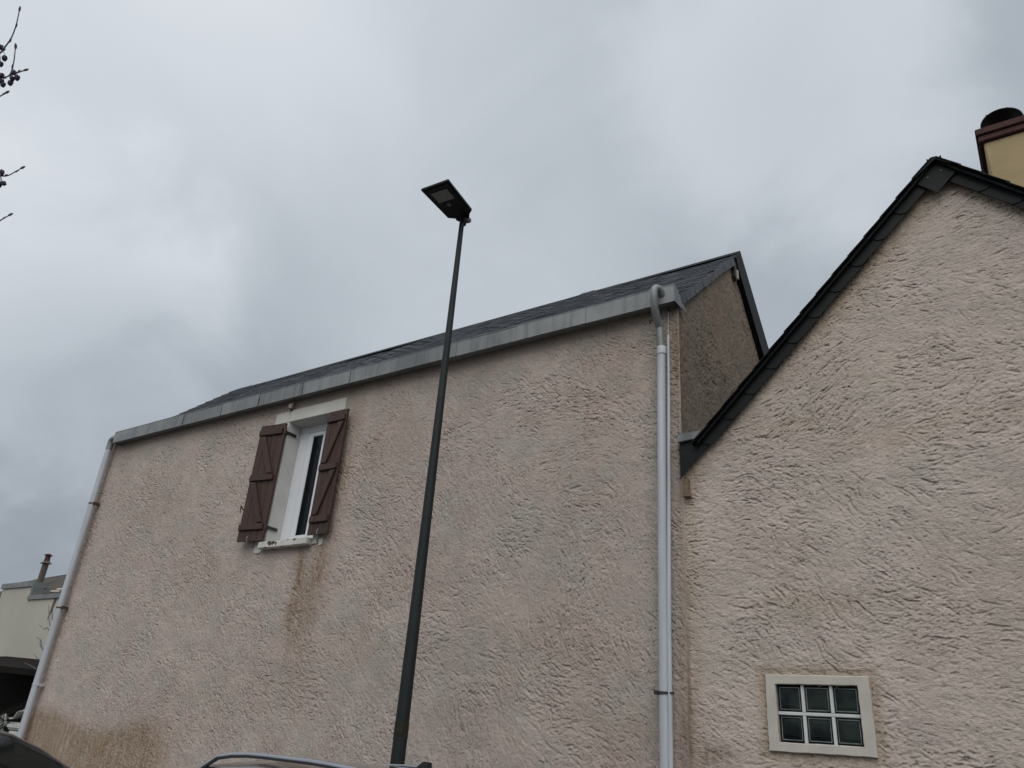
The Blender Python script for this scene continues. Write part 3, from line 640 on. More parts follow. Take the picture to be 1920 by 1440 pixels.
P2(MB().prism([(X2L + 0.01, 12.2, 0), (X2R - 0.31, 12.2, 0), (X2R - 0.31, 12.2, Z(2.4)), (AX, 12.2, Z(4.85)), (X2L + 0.01, 12.2, Z(2.4))], (0, 0.3, 0)).obj('back_wall', M_ST2))
P2(MB().box((X2L + 0.03, WY + 0.06, 0.82), (GBW[0] - 0.05, WY + 0.3, Z(2.2))).box((GBW[1] + 0.05, WY + 0.06, 0.82), (X2R - 0.31, WY + 0.3, Z(2.2))).box((GBW[0] - 0.05, WY + 0.06, GBW[3] + 0.05), (GBW[1] + 0.05, WY + 0.3, Z(2.2))).obj('wall_core', M_ST2))
# roof
rf = MB()
for sx, xe in ((-1, -2.425), (1, 2.42)):
    ze = AZ - abs(xe - AX) * 1.03
    rf.prism([(AX, 6.385, Z(AZ)), (xe, 6.385, Z(ze)), (xe, 6.385, Z(ze - 0.032)), (AX, 6.385, Z(AZ - 0.032))], (0, 6.3, 0))
roof2 = P2(rf.obj('roof', M_EDGE))
def roofcourses():
    m = MB()
    for sx, xe in ((-1, -2.44), (1, 2.42)):
        L = abs(xe - AX) * math.hypot(1, 1.03); d = Vector((sx, 0, -1.03)).normalized(); nrm = Vector((sx * 1.03, 0, 1)).normalized()
        s = 0.05
        while s < L - 0.03:
            for k in range(29):
                y = 6.35 + k * 0.22 + (0.0 if int(s / 0.11) % 2 else 0.11); y2 = min(y + 0.212, 12.7)
                if y > 12.6: continue
                p = Vector((AX, 0, Z(AZ))) + d * (s - 0.14); q = Vector((AX, 0, Z(AZ))) + d * (s + 0.10)
                a = nrm * (0.004 + random.uniform(0, .002)); b = nrm * (0.012 + random.uniform(0, .004)); t = nrm * 0.006
                vs = [p + a, q + b, q + b + t, p + a + t]
                m.add([(v.x, y, v.z) for v in vs] + [(v.x, y2, v.z) for v in vs], [(0,1,2,3),(7,6,5,4),(0,4,5,1),(1,5,6,2),(2,6,7,3),(3,7,4,0)])
            s += 0.11
    return m
P2(stuff(roofcourses().obj('slate_courses', M_SLATE_D)))
# verge slates with clipped lower corners, left slope and right slope
def verge2(sx, count, step, first):
    d = Vector((sx, 0, -1.03)).normalized(); nn = Vector((-sx * 1.03, 0, -1)).normalized()
    for i in range(count):
        s = first + i * step
        o = Vector((AX, 6.43, Z(AZ - 0.012))) + d * s
        L = step + 0.10; H = 0.106
        def p(a, b, yo): w = o + d * a + nn * b; return (w.x, w.y + yo, w.z)
        yb, yf = 0.009, -0.004                   # lower end stands forward over the next one
        poly = [p(-0.02, 0, yb), p(L - 0.005, 0, yf), p(L, H * 0.30, yf), p(L - 0.010, H * 0.66, yf), p(L - 0.045, H, yf), p(-0.02, H + random.uniform(-.004, .004), yb)]
        P2(MB().prism(poly, (0, 0.006, 0)).obj('verge_slate', M_SLATE_D))
verge2(-1, 10, 0.298, 0.17); verge2(1, 11, 0.298, 0.15)
P2(MB().prism([(-2.615, 6.435, Z(2.72)), (-2.42, 6.435, Z(2.715)), (-2.28, 6.435, Z(2.64)), (-2.477, 6.435, Z(2.455)), (-2.612, 6.435, Z(2.30))], (0, 0.006, 0)).obj('foot_slate', M_SLATE_D))
# square slate nailed over the apex
dL = Vector((-1, 0, -1.03)).normalized(); dR = Vector((1, 0, -1.03)).normalized(); ap = Vector((AX + 0.0, 6.412, Z(AZ - 0.01)))
ax_ = P2(MB().prism([ap, ap + dR * 0.225, ap + dR * 0.225 + dL * 0.255, ap + dL * 0.255], (0, 0.006, 0)).obj('apex_slate', M_SLATE_D))
for q in (ap + dL * 0.165 + dR * 0.06, ap + dL * 0.06 + dR * 0.11):
    kid(MB().tube([(q.x, q.y - 0.006, q.z), (q.x, q.y + 0.002, q.z)], 0.0055, 10).obj('nail_head', M_ZINC), ax_)
P2(MB().prism([(AX - 0.165, 6.36, Z(AZ - 0.168)), (AX - 0.180, 6.36, Z(AZ - 0.158)), (AX - 0.012, 6.36, Z(AZ + 0.002)), (AX + 0.02, 6.36, Z(AZ - 0.003)), (AX + 0.135, 6.36, Z(AZ - 0.108)), (AX + 0.12, 6.36, Z(AZ - 0.128)), (AX + 0.01, 6.36, Z(AZ - 0.028))], (0, 6.3, 0)).obj('ridge_flashing', M_EDGE))
# zinc stop end at the foot of the left verge
P2(MB().prism([(-2.625, 6.40, Z(2.652)), (-2.455, 6.40, Z(2.662)), (-2.385, 6.40, Z(2.735)), (-2.625, 6.40, Z(2.735))], (0, 0.10, 0)).obj('gutter_end', M_ZINC, None, False, 0.004))
P2(MB().box((-2.600, 6.455, Z(2.155)), (-2.545, 6.49, Z(2.30))).box((-2.604, 6.445, Z(2.135)), (-2.53, 6.488, Z(2.155))).obj('wood_plug', simple('weathered_wood', (0.20, 0.14, 0.09), (0.13, 0.09, 0.06), 20, 0.9)))

# glass block window
gm = MB(); GO = [(-1.966, 0.074), (-1.202, 0.079), (-1.204, 0.621), (-1.966, 0.622)]; GI = [(-1.888, 0.140), (-1.286, 0.143), (-1.287, 0.553), (-1.889, 0.552)]
NS = 14
def ragged(pl, jit, ins):
    out = []
    for i in range(4):
        a, b = Vector(pl[i]), Vector(pl[(i + 1) % 4])
        for q in range(NS):
            p = a.lerp(b, q / NS); nrm = Vector((-(b - a).y, (b - a).x)).normalized()
            r = random.Random(i * 100 + q + int(jit * 1e4)); p = p + nrm * (r.uniform(-jit, jit) * (0.3 if q == 0 else 1) + ins); out.append((p.x, p.y))
    return out
for pl, jit, ins, y in ((GO, 0.0028, 0, 6.60), (GO, 0.0028, 0, 6.479), (GO, 0.0028, 0.005, 6.472), (GI, 0.0014, -0.005, 6.472), (GI, 0.0014, 0, 6.478), (GI, 0.0014, 0, 6.60)):
    gm.v += [(x, y, Z(z)) for x, z in ragged(pl, jit, ins)]
for i in range(5):
    for j in range(4 * NS): gm.f.append((i*4*NS+j, i*4*NS+(j+1) % (4*NS), (i+1)*4*NS+(j+1) % (4*NS), (i+1)*4*NS+j))
gw = P2(gm.obj('glass_block_window', M_CEMENT))
bxs = [(-1.882, -1.703), (-1.682, -1.494), (-1.473, -1.290)]; bzs = [(0.145, 0.333), (0.358, 0.547)]
for bz in bzs:
    for b in bxs:
        cxm, czm = (b[0] + b[1]) / 2, (bz[0] + bz[1]) / 2; hw, hh = (b[1] - b[0]) / 2, (bz[1] - bz[0]) / 2
        def sq(k, y): return [(cxm + sx * (hw - k), y, Z(czm + sz * (hh - k))) for sx, sz in ((-1, -1), (1, -1), (1, 1), (-1, 1))]
        loops = [sq(0.001, 6.60), sq(0.001, 6.520), sq(0.010, 6.506), sq(0.0135, 6.505), sq(0.0185, 6.505), sq(0.024, 6.511), sq(0.045, 6.508)]
        def band(a, b, cap):
            m = MB()
            for l in loops[a:b + 1]: m.v += l
            for i in range(b - a):
                for j in range(4): m.f.append((i*4+j, i*4+(j+1) % 4, (i+1)*4+(j+1) % 4, (i+1)*4+j))
            if cap: k = (b - a) * 4; m.f.append((k, k+1, k+2, k+3))
            return m
        gb = kid(band(0, 3, False).add(*(lambda m: (m.v, m.f))(band(4, 6, True))).obj('glass_block', M_GB), gw)
        kid(band(3, 4, False).obj('block_rim_glint', M_GRIM), gw)
kid(MB().box((-1.888, 6.498, Z(0.333)), (-1.286, 6.58, Z(0.3578))).obj('joint_bar', M_MORTAR, None, False, 0.004), gw)
for a in (-1.7015, -1.4925):
    for z_ in ((0.140, 0.3345), (0.3565, 0.5525)):
        kid(MB().box((a - 0.003, 6.497, Z(z_[0])), (a + 0.021, 6.58, Z(z_[1]))).obj('joint_bar', M_MORTAR, None, False, 0.004), gw)

# chimney
ch = P2(MB().box((0.318, 8.05, Z(4.2)), (1.02, 8.62, Z(6.29))).obj('chimney', M_YELLOW, None, False, 0.012))
kid(box('brick_course', (0.278, 8.01, Z(6.29)), (1.06, 8.66, Z(6.365)), M_BRICK, None, 0.008), ch)
kid(box('brick_course', (0.262, 7.985, Z(6.367)), (1.085, 8.69, Z(6.45)), M_BRICK, None, 0.008), ch)
hd = MB(); ho = []
for i in range(17):
    a = math.pi * i / 16; ho.append((0.525 - 0.205 * math.cos(a), Z(6.45 + 0.215 * math.sin(a) ** 0.85)))
hi_ = [(0.525 + (x - 0.525) * 0.97, Z(6.45) + (z - Z(6.45)) * 0.97) for x, z in ho]
k = len(ho)
for y in (8.03, 8.50):
    hd.v += [(x, y, z) for x, z in ho] + [(x, y, z) for x, z in hi_]
for i in range(k - 1):
    hd.f += [(i, i+1, 2*k+i+1, 2*k+i), (k+i+1, k+i, 3*k+i, 3*k+i+1), (i+1, i, k+i, k+i+1), (2*k+i, 2*k+i+1, 3*k+i+1, 3*k+i)]
hd.f += [(0, 2*k, 3*k, k), (k-1, 2*k-1, 4*k-1, 3*k-1)]
kid(hd.obj('chimney_hood', M_HOOD, None, True), ch)
for i in (5, 10):
    x, z = ho[i]; kid(MB().tube([(x, 8.06, z - 0.01), (x - 0.004, 8.06, z + 0.02)], 0.012, 8).obj('hood_bolt', M_HOOD), ch)
kid(MB().box((0.36, 8.16, Z(6.45)), (0.69, 8.45, Z(6.50))).obj('flue_lining', M_BRICK), ch)

# ================================================================== STREET LAMP
LX, LY = -4.903, 5.60
lamp = thing('street_lamp', 'tall slim street lamp with flat black head in front of the long house', 'street lamp', (LX, LY, 0.11))
def PL(o): o.parent = lamp; o.matrix_parent_inverse = Matrix.Translation((-LX, -LY, -0.11)); return o
PL(MB().tube([(LX, LY, 0.11), (LX, LY, 1.3), (LX, LY, 3.5), (LX, LY, 5.6), (LX, LY, Z(5.45))], [0.066, 0.0635, 0.050, 0.037, 0.0285], 28).obj('pole', M_POLE, None, True))
PL(MB().tube([(LX, LY, Z(-0.045)), (LX, LY, Z(0.015)), (LX, LY, Z(0.085))], [0.0635, 0.0637, 0.0625], 28).obj('dirty_tape_band', M_TAPE, None, True))
PL(MB().tube([(LX, LY, 0.11), (LX, LY, 0.125)], 0.14, 24).obj('base_plate', M_POLE))
# head: flat tapering slab reaching out over the street
HZ = Z(5.545)
def hp(x, y, dz=0): return (x, y, HZ + dz - 0.0 * (y - LY))
outl = [(-5.030, 4.985), (-4.652, 5.003), (-4.735, 5.555), (-4.805, 5.60), (-4.985, 5.60), (-5.072, 5.535)]
hm = MB().prism([hp(x, y, 0.0) for x, y in outl], (0, 0, 0.030))
head = PL(hm.obj('lamp_head', M_LAMP, None, False, 0.004))
inn = [(-4.853 + (x + 4.853) * 0.86, 5.29 + (y - 5.29) * 0.92) for x, y in outl]
kid(MB().prism([hp(x, y, -0.012) for x, y in inn], (0, 0, 0.011)).obj('heat_sink', M_LAMP, None, False, 0.003), head)
kid(MB().prism([hp(x, y, -0.017) for x, y in ((-4.957, 5.075), (-4.740, 5.090), (-4.757, 5.262), (-4.972, 5.247))], (0, 0, 0.004)).obj('led_lens', M_LENS, None), head)
for i in range(5):
    for j in range(4):
        pass
kid(MB().tube([hp(-4.885, 5.315, -0.034), hp(-4.885, 5.315, -0.028), hp(-4.885, 5.315, -0.012)], [0.014, 0.022, 0.026], 16).obj('motion_sensor', M_GREYP, None, True), head)
kid(MB().box(hp(-4.905, 5.335, -0.022), hp(-4.868, 5.352, -0.012)).obj('sensor_label', M_GREYP), head)
kid(MB().prism([hp(-5.005, 5.60, -0.006), hp(-4.80, 5.60, -0.006), hp(-4.865, 5.68, -0.035), hp(-4.945, 5.68, -0.035)], (0, 0, 0.04)).obj('head_bracket', M_LAMP, None), head)
kid(MB().tube([(LX, LY + 0.02, Z(5.45)), (LX, LY + 0.02, Z(5.535))], [0.038, 0.044], 18).obj('pole_clamp', M_LAMP, None, True), head)
kid(MB().tube([(LX + 0.080, LY + 0.05, Z(5.510)), (LX + 0.070, LY + 0.05, Z(5.510)), (LX + 0.01, LY + 0.03, Z(5.510))], [0.024, 0.034, 0.036], 14).obj('tilt_knuckle', M_GREYP, None, True), head)

# ================================================================== CARS
def car(name, label, L, W, H, paint, prof_roof, prof_belt, x_ws, x_rw, pillars, loc, yaw, rails=False, fin=False):
    """car pointing to -x in its own frame, x = 0 at the front bumper; prof_roof: (x, z) of the roof line from windscreen base to tail"""
    t = thing(name, label, 'car', loc); t.rotation_euler = (0, 0, yaw)
    def K(o): o.parent = t; return o
    hw = W / 2
    belt = lambda x: float(np.interp(x, [p[0] for p in prof_belt], [p[1] for p in prof_belt]))
    roof_ = lambda x: float(np.interp(x, [p[0] for p in prof_roof], [p[1] for p in prof_roof]))
    # lower body
    st = np.linspace(0, L, 30); sec = []
    for x in st:
        e = min(x, L - x); tap = 1 - 0.16 * max(0, 1 - e / 0.7) ** 2 - 0.10 * max(0, 1 - e / 0.12)
        w = hw * tap; zb = belt(x); lo = 0.20 + 0.12 * max(0, 1 - e / 0.5)
        sec.append([(x, -w * 0.93, lo), (x, -w * 0.99, lo + 0.15), (x, -w, 0.55), (x, -w * 0.985, zb - 0.10), (x, -w * 0.95, zb - 0.02), (x, -w * 0.86, zb + 0.012), (x, -w * 0.4, zb + 0.04), (x, 0, zb + 0.045)])
        sec[-1] += [(a, -b, c) for a, b, c in sec[-1][-2::-1]]
    m = MB(); n = len(sec[0])
    for s_ in sec: m.v += s_
    for i in range(len(sec) - 1):
        for j in range(n - 1): m.f.append((i*n+j, (i+1)*n+j, (i+1)*n+j+1, i*n+j+1))
    m.f.append(list(range(n))); m.f.append([(len(sec)-1)*n + j for j in range(n)][::-1])
    body = K(m.obj('body', paint, None, True))
    # cabin grid
    xs_ = sorted(set([p[0] for p in prof_roof] + list(np.linspace(prof_roof[0][0], prof_roof[-1][0], 33)) + [q for p in pillars for q in p]))
    rows = []
    for x in xs_:
        zb = belt(x) - 0.01; zr = max(roof_(x), zb + 0.004); u = (zr - zb) / (H - zb)
        wb = hw * 0.945; wr = hw * (0.945 - 0.225 * min(1, u))
        r = [(x, -wb, zb)]
        for f in (0.10, 0.45, 0.80): r.append((x, -(wb + (wr - wb) * f), zb + (zr - 0.035 * u - zb) * f))
        r += [(x, -wr * 0.985, zr - 0.075 * u), (x, -wr * 0.945, zr - 0.035 * u), (x, -wr * 0.87, zr - 0.010 * u), (x, -wr * 0.55, zr + 0.012 * u), (x, 0, zr + 0.02 * u)]
        r += [(a, -b, c) for a, b, c in r[-2::-1]]; rows.append(r)
    n = len(rows[0])
    parts = {'cabin': MB(), 'windscreen': MB(), 'rear_window': MB()}
    for i in range(len(rows) - 1):
        xm = (xs_[i] + xs_[i+1]) / 2
        wid = None
        for q, (a, b) in enumerate(pillars):
            if a <= xm <= b: wid = q
        for j in range(n - 1):
            side = j in (1, 2, 3) or j in (n-5, n-4, n-3)
            top = 6 <= j <= n - 8
            key = 'cabin'
            if side and wid is not None: key = 'side_window%d%s' % (wid, 'a' if j < n / 2 else 'b')
            elif top and xm < x_ws: key = 'windscreen'
            elif top and xm > x_rw: key = 'rear_window'
            parts.setdefault(key, MB()).add([rows[i][j], rows[i+1][j], rows[i+1][j+1], rows[i][j+1]], [(0, 1, 2, 3)])
    for key, mb in parts.items():
        nm = 'side_window' if key.startswith('side') else key
        me = mesh(nm, mb.v, mb.f, paint if key == 'cabin' else M_CARG)
        bm = bmesh.new(); bm.from_mesh(me); bmesh.ops.remove_doubles(bm, verts=bm.verts, dist=1e-4); bmesh.ops.recalc_face_normals(bm, faces=bm.faces); bm.to_mesh(me); bm.free(); me.shade_smooth()
        K(link(nm, me))
    # wheels, lamps, mirrors, doors' handles, bumpers
    for x in (0.80, L - 0.78):
        for sy in (-1, 1):
            y = sy * (hw - 0.09)
            tyre = K(MB().tube([(x, y - 0.095, 0.315), (x, y - 0.085, 0.315), (x, y + 0.085, 0.315), (x, y + 0.095, 0.315)], [0.28, 0.315, 0.315, 0.28], 28).obj('wheel', M_RUB, None, True))
            rim = MB().tube([(x, y + sy * 0.085, 0.315), (x, y + sy * 0.102, 0.315)], 0.20, 24).obj('rim', M_CHROME); rim.parent = tyre
    for sy in (-1, 1):
        K(MB().prism([(0.16, sy * hw * 0.88, 0.72), (0.03, sy * hw * 0.55, 0.70), (0.06, sy * hw * 0.55, 0.60), (0.14, sy * hw * 0.88, 0.60)], (-0.012, 0, 0)).obj('headlight', M_CLEAR))
        K(MB().box((L - 0.10, sy * hw * 0.62, belt(L) - 0.20), (L + 0.012, sy * hw * 0.86, belt(L) - 0.02)).obj('tail_light', M_RED))
        mr = K(MB().box((prof_roof[0][0] + 0.42, sy * (hw + 0.02), belt(1.5)), (prof_roof[0][0] + 0.52, sy * (hw + 0.19), belt(1.5) + 0.13)).obj('mirror', paint, None, True, 0.03))
        for a, b in pillars[:2]:
            K(MB().box((b - 0.22, sy * hw * 0.985, belt(b) - 0.13), (b - 0.05, sy * (hw + 0.022), belt(b) - 0.10)).obj('door_handle', paint, None, True, 0.008))
    K(MB().box((-0.015, -hw * 0.35, 0.42), (0.02, hw * 0.35, 0.60)).obj('grille', M_BPL))
    if rails:
        for sy in (-1, 1):
            pts = []
            x_a, x_b = x_ws + (0.10 if sy < 0 or not fin else -0.15), prof_roof[-2][0] - 0.05
            zo, rr = (0, 1) if sy < 0 or not fin else (-0.028, 0.55)
            for i in range(15):
                x = x_a + (x_b - x_a) * i / 14; e = min(1, min(i, 14 - i) / 1.6)
                pts.append((x, sy * hw * 0.665, roof_(x) - 0.016 + (0.052 + zo) * math.sin(e * math.pi / 2)))
            K(MB().tube(pts, [0.012 * rr] + [0.015 * rr] * 13 + [0.012 * rr], 10).obj('roof_rail', M_CHROME, None, True))
    if fin:
        x = prof_roof[-2][0] - 0.62; z = roof_(x) + 0.010
        K(MB().prism([(x - 0.15, -0.016, z), (x + 0.01, -0.016, z), (x + 0.0, -0.012, z + 0.068), (x - 0.045, -0.012, z + 0.070), (x - 0.09, -0.014, z + 0.035)], (0, 0.032, 0)).obj('shark_fin_antenna', M_BPL, None, False, 0.004))
    return t
HH = 1.455
car('car', 'dark grey car with silver roof rails parked in front of the lamp post', 4.35, 1.78, HH, M_CAR1,
    [(1.15, 0.98), (1.45, 1.16), (1.85, 1.345), (2.15, 1.43), (2.5, 1.455), (3.0, 1.452), (3.5, 1.425), (3.85, 1.385), (4.25, 1.02)],
    [(0, 0.68), (0.5, 0.80), (1.15, 0.95), (2.5, 0.98), (3.6, 1.0), (4.35, 0.94)], 2.0, 3.88, [(1.75, 2.55), (2.65, 3.35), (3.42, 3.85)], (-6.15, 3.60, 0), 0, True, True)
car('car', 'small black hatchback with a rounded roof parked nose to the wall at the far left', 3.75, 1.66, 1.455, M_CAR2,
    [(0.85, 0.97), (1.15, 1.14), (1.45, 1.30), (1.72, 1.405), (2.05, 1.45), (2.6, 1.455), (3.1, 1.41), (3.4, 1.28), (3.70, 0.98)],
    [(0, 0.68), (0.4, 0.80), (0.85, 0.95), (2.0, 0.98), (3.75, 0.96)], 1.6, 3.15, [(1.28, 2.12), (2.30, 3.05)], (-8.43, 5.54, 0), math.radians(-90), False, False)

# ================================================================== BACKGROUND AT THE LEFT
bh = thing('house', 'cream rendered house far behind at the left with stepped zinc parapet', 'house', (-26, 14, 0))
def PB(o): o.parent = bh; o.matrix_parent_inverse = Matrix.Translation((26, -14, 0)); return o
BY = 12.0
PB(MB().prism([(-28.42, BY, 0), (-21.0, BY, 0), (-21.0, BY, Z(2.96)), (-26.46, BY, Z(2.96)), (-26.46, BY, Z(3.37)), (-28.42, BY, Z(3.37))], (0, 0.35, 0)).obj('wall', M_CREAM))
PB(MB().prism([(-28.42, BY + 0.351, 0), (-28.42, 18, 0), (-28.42, 18, Z(3.35)), (-28.42, BY + 0.351, Z(3.35))], (0.3, 0, 0)).obj('side_wall', M_CREAM))
PB(box('parapet_flashing', (-28.50, BY - 0.05, Z(3.37)), (-26.38, BY + 0.45, Z(3.525)), M_ZINC))
PB(box('parapet_flashing', (-26.50, BY - 0.05, Z(2.955)), (-21.0, BY + 0.30, Z(3.085)), M_ZINC))
PB(box('parapet_return', (-26.455, BY - 0.04, Z(3.087)), (-26.36, BY + 0.30, Z(3.368)), M_ZINC))
h4 = thing('house', 'dark tiled house with a slim red-potted chimney behind the cream house', 'house', (-26, 16, 0))
def PD(o): o.parent = h4; o.matrix_parent_inverse = Matrix.Translation((26, -16, 0)); return o
PD(MB().prism([(-31.5, 12.52, Z(3.12)), (-20.0, 12.40, Z(3.05)), (-20.0, 14.0, Z(4.42)), (-28.7, 14.0, Z(4.262)), (-30.8, 14.0, Z(4.20)), (-32.2, 14.0, Z(4.05))], (0, 0, -0.12)).obj('roof', M_TILE))
PD(MB().prism([(-32.2, 14.0, Z(4.05)), (-20.0, 14.0, Z(4.42)), (-20.0, 19, Z(2.4)), (-32.2, 19, Z(2.4))], (0, 0, -0.12)).obj('roof', M_TILE))
PD(MB().box((-31.8, 12.7, 0), (-20.2, 18.5, Z(2.5))).obj('wall', M_STACK))
PD(MB().tube([(-32.2, 14.0, Z(4.07)), (-20.0, 14.0, Z(4.44))], 0.06, 8).obj('ridge_tiles', M_STACK))
for i in range(5):
    y = 12.75 + i * 0.11; z = 3.36 + i * 0.085
    PD(MB().prism([(-26.9 + 0.12 * i, y, Z(z)), (-26.35 + 0.16 * i, y, Z(z - 0.02)), (-26.35 + 0.16 * i, y + 0.03, Z(z + 0.03)), (-26.9 + 0.12 * i, y + 0.03, Z(z + 0.05))], (0, 0.04, 0.012)).obj('roof_lath', M_LATH))
bc = PD(MB().box((-28.20, 12.84, Z(3.2)), (-27.99, 12.97, Z(4.37))).obj('chimney', M_STACK, None, False, 0.01))
kid(MB().add([(-28.27, 12.78, Z(4.37)), (-27.92, 12.78, Z(4.37)), (-27.92, 13.03, Z(4.37)), (-28.27, 13.03, Z(4.37)), (-28.15, 12.87, Z(4.49)), (-28.04, 12.87, Z(4.49)), (-28.04, 12.94, Z(4.49)), (-28.15, 12.94, Z(4.49))],
     [(3, 2, 1, 0), (4, 5, 6, 7), (0, 1, 5, 4), (1, 2, 6, 5), (2, 3, 7, 6), (3, 0, 4, 7)]).obj('chimney_cap', M_STACK), bc)
kid(MB().tube([(-28.095, 12.905, Z(4.47)), (-28.095, 12.905, Z(4.64))], [0.09, 0.08], 14).obj('chimney_pot', M_DRED, None, True), bc)
kid(MB().tube([(-28.095, 12.905, Z(4.635)), (-28.095, 12.905, Z(4.65)), (-28.095, 12.905, Z(4.69)), (-28.095, 12.905, Z(4.71))], [0.08, 0.15, 0.08, 0.04], 14).obj('pot_cowl', M_DRED, None, True), bc)
PB(MB().prism([(-24.9, BY - 0.004, Z(2.94)), (-24.72, BY - 0.004, Z(2.94)), (-24.80, BY - 0.004, Z(2.55)), (-24.95, BY - 0.004, Z(2.3))], (0, 0.003, 0)).obj('damp_run', M_STACK))
# open shed
sh = thing('open_shed', 'dark open timber shed in front of the cream house wall', 'shed', (-22, 10.5, 0))
def PS(o): o.parent = sh; o.matrix_parent_inverse = Matrix.Translation((22, -10.5, 0)); return o
PS(MB().prism([(-26.5, 9.9, Z(0.93)), (-19.0, 9.9, Z(0.66)), (-19.0, 11.9, Z(0.95)), (-26.5, 11.9, Z(1.22))], (0, 0, 0.05)).obj('roof', M_DARKWOOD))
PS(MB().prism([(-26.5, 9.86, Z(0.84)), (-19.0, 9.86, Z(0.57)), (-19.0, 9.86, Z(0.715)), (-26.5, 9.86, Z(0.985))], (0, 0.035, 0)).obj('fascia', M_DARKWOOD))
PS(box('back_wall', (-26.5, 11.80, 0), (-19.0, 11.88, Z(0.9)), M_DARKWOOD))
PS(MB().prism([(-22.9, 10.4, Z(-0.35)), (-19.6, 10.4, Z(0.62)), (-19.6, 10.4, Z(0.44)), (-22.9, 10.4, Z(-0.55))], (0, 0.14, 0)).obj('beam', M_DARKWOOD))
for x in (-26.3, -19.3): PS(box('post', (x, 10.0, 0), (x + 0.16, 10.16, Z(0.66)), M_DARKWOOD))
# white sacks stacked in the shed
for i, (za, zb, xa, xb) in enumerate(((0, 0.66, -22.2, -20.4), (0.67, 0.84, -22.0, -20.4), (0.865, 1.03, -22.02, -20.4), (1.055, 1.225, -22.12, -20.4))):
    o = MB().box((xa, 10.45, za), (xb, 11.2, zb)).obj('sack', M_PWHITE, None, True, 0.05, None, 3)
    o['label'] = ['big white sack at the bottom of the pile in the shed', 'white sack resting on the bottom sack in the shed', 'middle white sack of the upper pile in the shed', 'white sack just under the crumpled sheet in the shed'][i]; o['category'] = 'sack'; o['group'] = 'white sacks in the shed'
m = MB(); nX, nY = 16, 8
for i in range(nX + 1):
    for j in range(nY + 1):
        x = -22.10 + 1.75 * i / nX; y = 10.40 + 0.8 * j / nY
        m.v.append((x, y, 1.24 + 0.34 * ss(0, 0.55, i / nX) + 0.05 * math.sin(i * 1.7 + j) + random.uniform(-.03, .03) + 0.10 * math.sin(math.pi * j / nY)))
for i in range(nX):
    for j in range(nY): m.f.append((i*(nY+1)+j, (i+1)*(nY+1)+j, (i+1)*(nY+1)+j+1, i*(nY+1)+j+1))
o = m.obj('crumpled_sheet', M_PWHITE, None, True); so2 = o.modifiers.new('t', 'SOLIDIFY'); so2.thickness = 0.02
o['label'] = 'crumpled white plastic sheet over the sacks in the shed'; o['category'] = 'plastic sheet'

# ================================================================== PLANTS
# alder whose twig ends reach into the picture at the upper left
tr = thing('tree', 'bare tree at the top left with dark little cones on its twigs', 'tree', (-3.6, -0.5, 0))
def PT(o): o.parent = tr; o.matrix_parent_inverse = Matrix.Translation((3.6, 0.5, 0)); return o
trunk = curve_pts([(-3.6, -0.5, -0.05), (-3.56, -0.47, 1.0), (-3.62, -0.42, 2.2), (-3.55, -0.38, 3.4), (-3.6, -0.35, 4.6), (-3.52, -0.3, 5.8)], 6)
PT(MB().tube(trunk, [0.13 - 0.11 * i / (len(trunk) - 1) for i in range(len(trunk))], 14).obj('trunk', M_BARK, None, True))
brs = {'lo': [(-3.57, -0.40, 2.2), (-3.1, 0.05, 2.6), (-2.62, 0.38, 2.80), (-2.42, 0.52, 2.86)], 'hi': [(-3.56, -0.40, 2.6), (-3.05, -0.05, 2.98), (-2.6, 0.25, 3.12), (-2.36, 0.40, 3.19)],
       'x1': [(-3.56, -0.38, 3.2), (-4.1, -0.7, 3.9), (-4.5, -0.8, 4.7)], 'x2': [(-3.58, -0.37, 3.9), (-3.3, -1.0, 4.6), (-3.2, -1.4, 5.4)], 'x3': [(-3.58, -0.36, 4.3), (-3.75, 0.2, 5.0), (-4.2, 0.5, 5.6)], 'x4': [(-3.6, -0.42, 2.9), (-4.1, 0.0, 3.4), (-4.6, 0.1, 3.9)]}
for kx, c in brs.items():
    p = curve_pts(c, 6); PT(MB().tube(p, [0.030 - 0.024 * i / (len(p) - 1) for i in range(len(p))], 8).obj('branch', M_BARK, None, True))
for kx in ('x1', 'x2', 'x3', 'x4'):                       # twigs out of the picture
    for q in range(7):
        c = brs[kx]; t = random.uniform(0.3, 1.0); i = min(int(t * (len(c) - 1)), len(c) - 2); f_ = t * (len(c) - 1) - i
        p = Vector(c[i]).lerp(Vector(c[i + 1]), f_); d = Vector((random.uniform(-1, 0.2), random.uniform(-1, 0.3), random.uniform(0.2, 1))).normalized()
        PT(MB().tube(curve_pts([p, p + d * 0.25, p + d * 0.5 + Vector((0, 0, 0.08))], 3), [0.006, 0.005, 0.005, 0.004, 0.004, 0.003, 0.002], 6).obj('twig', M_TWIG, None, True))
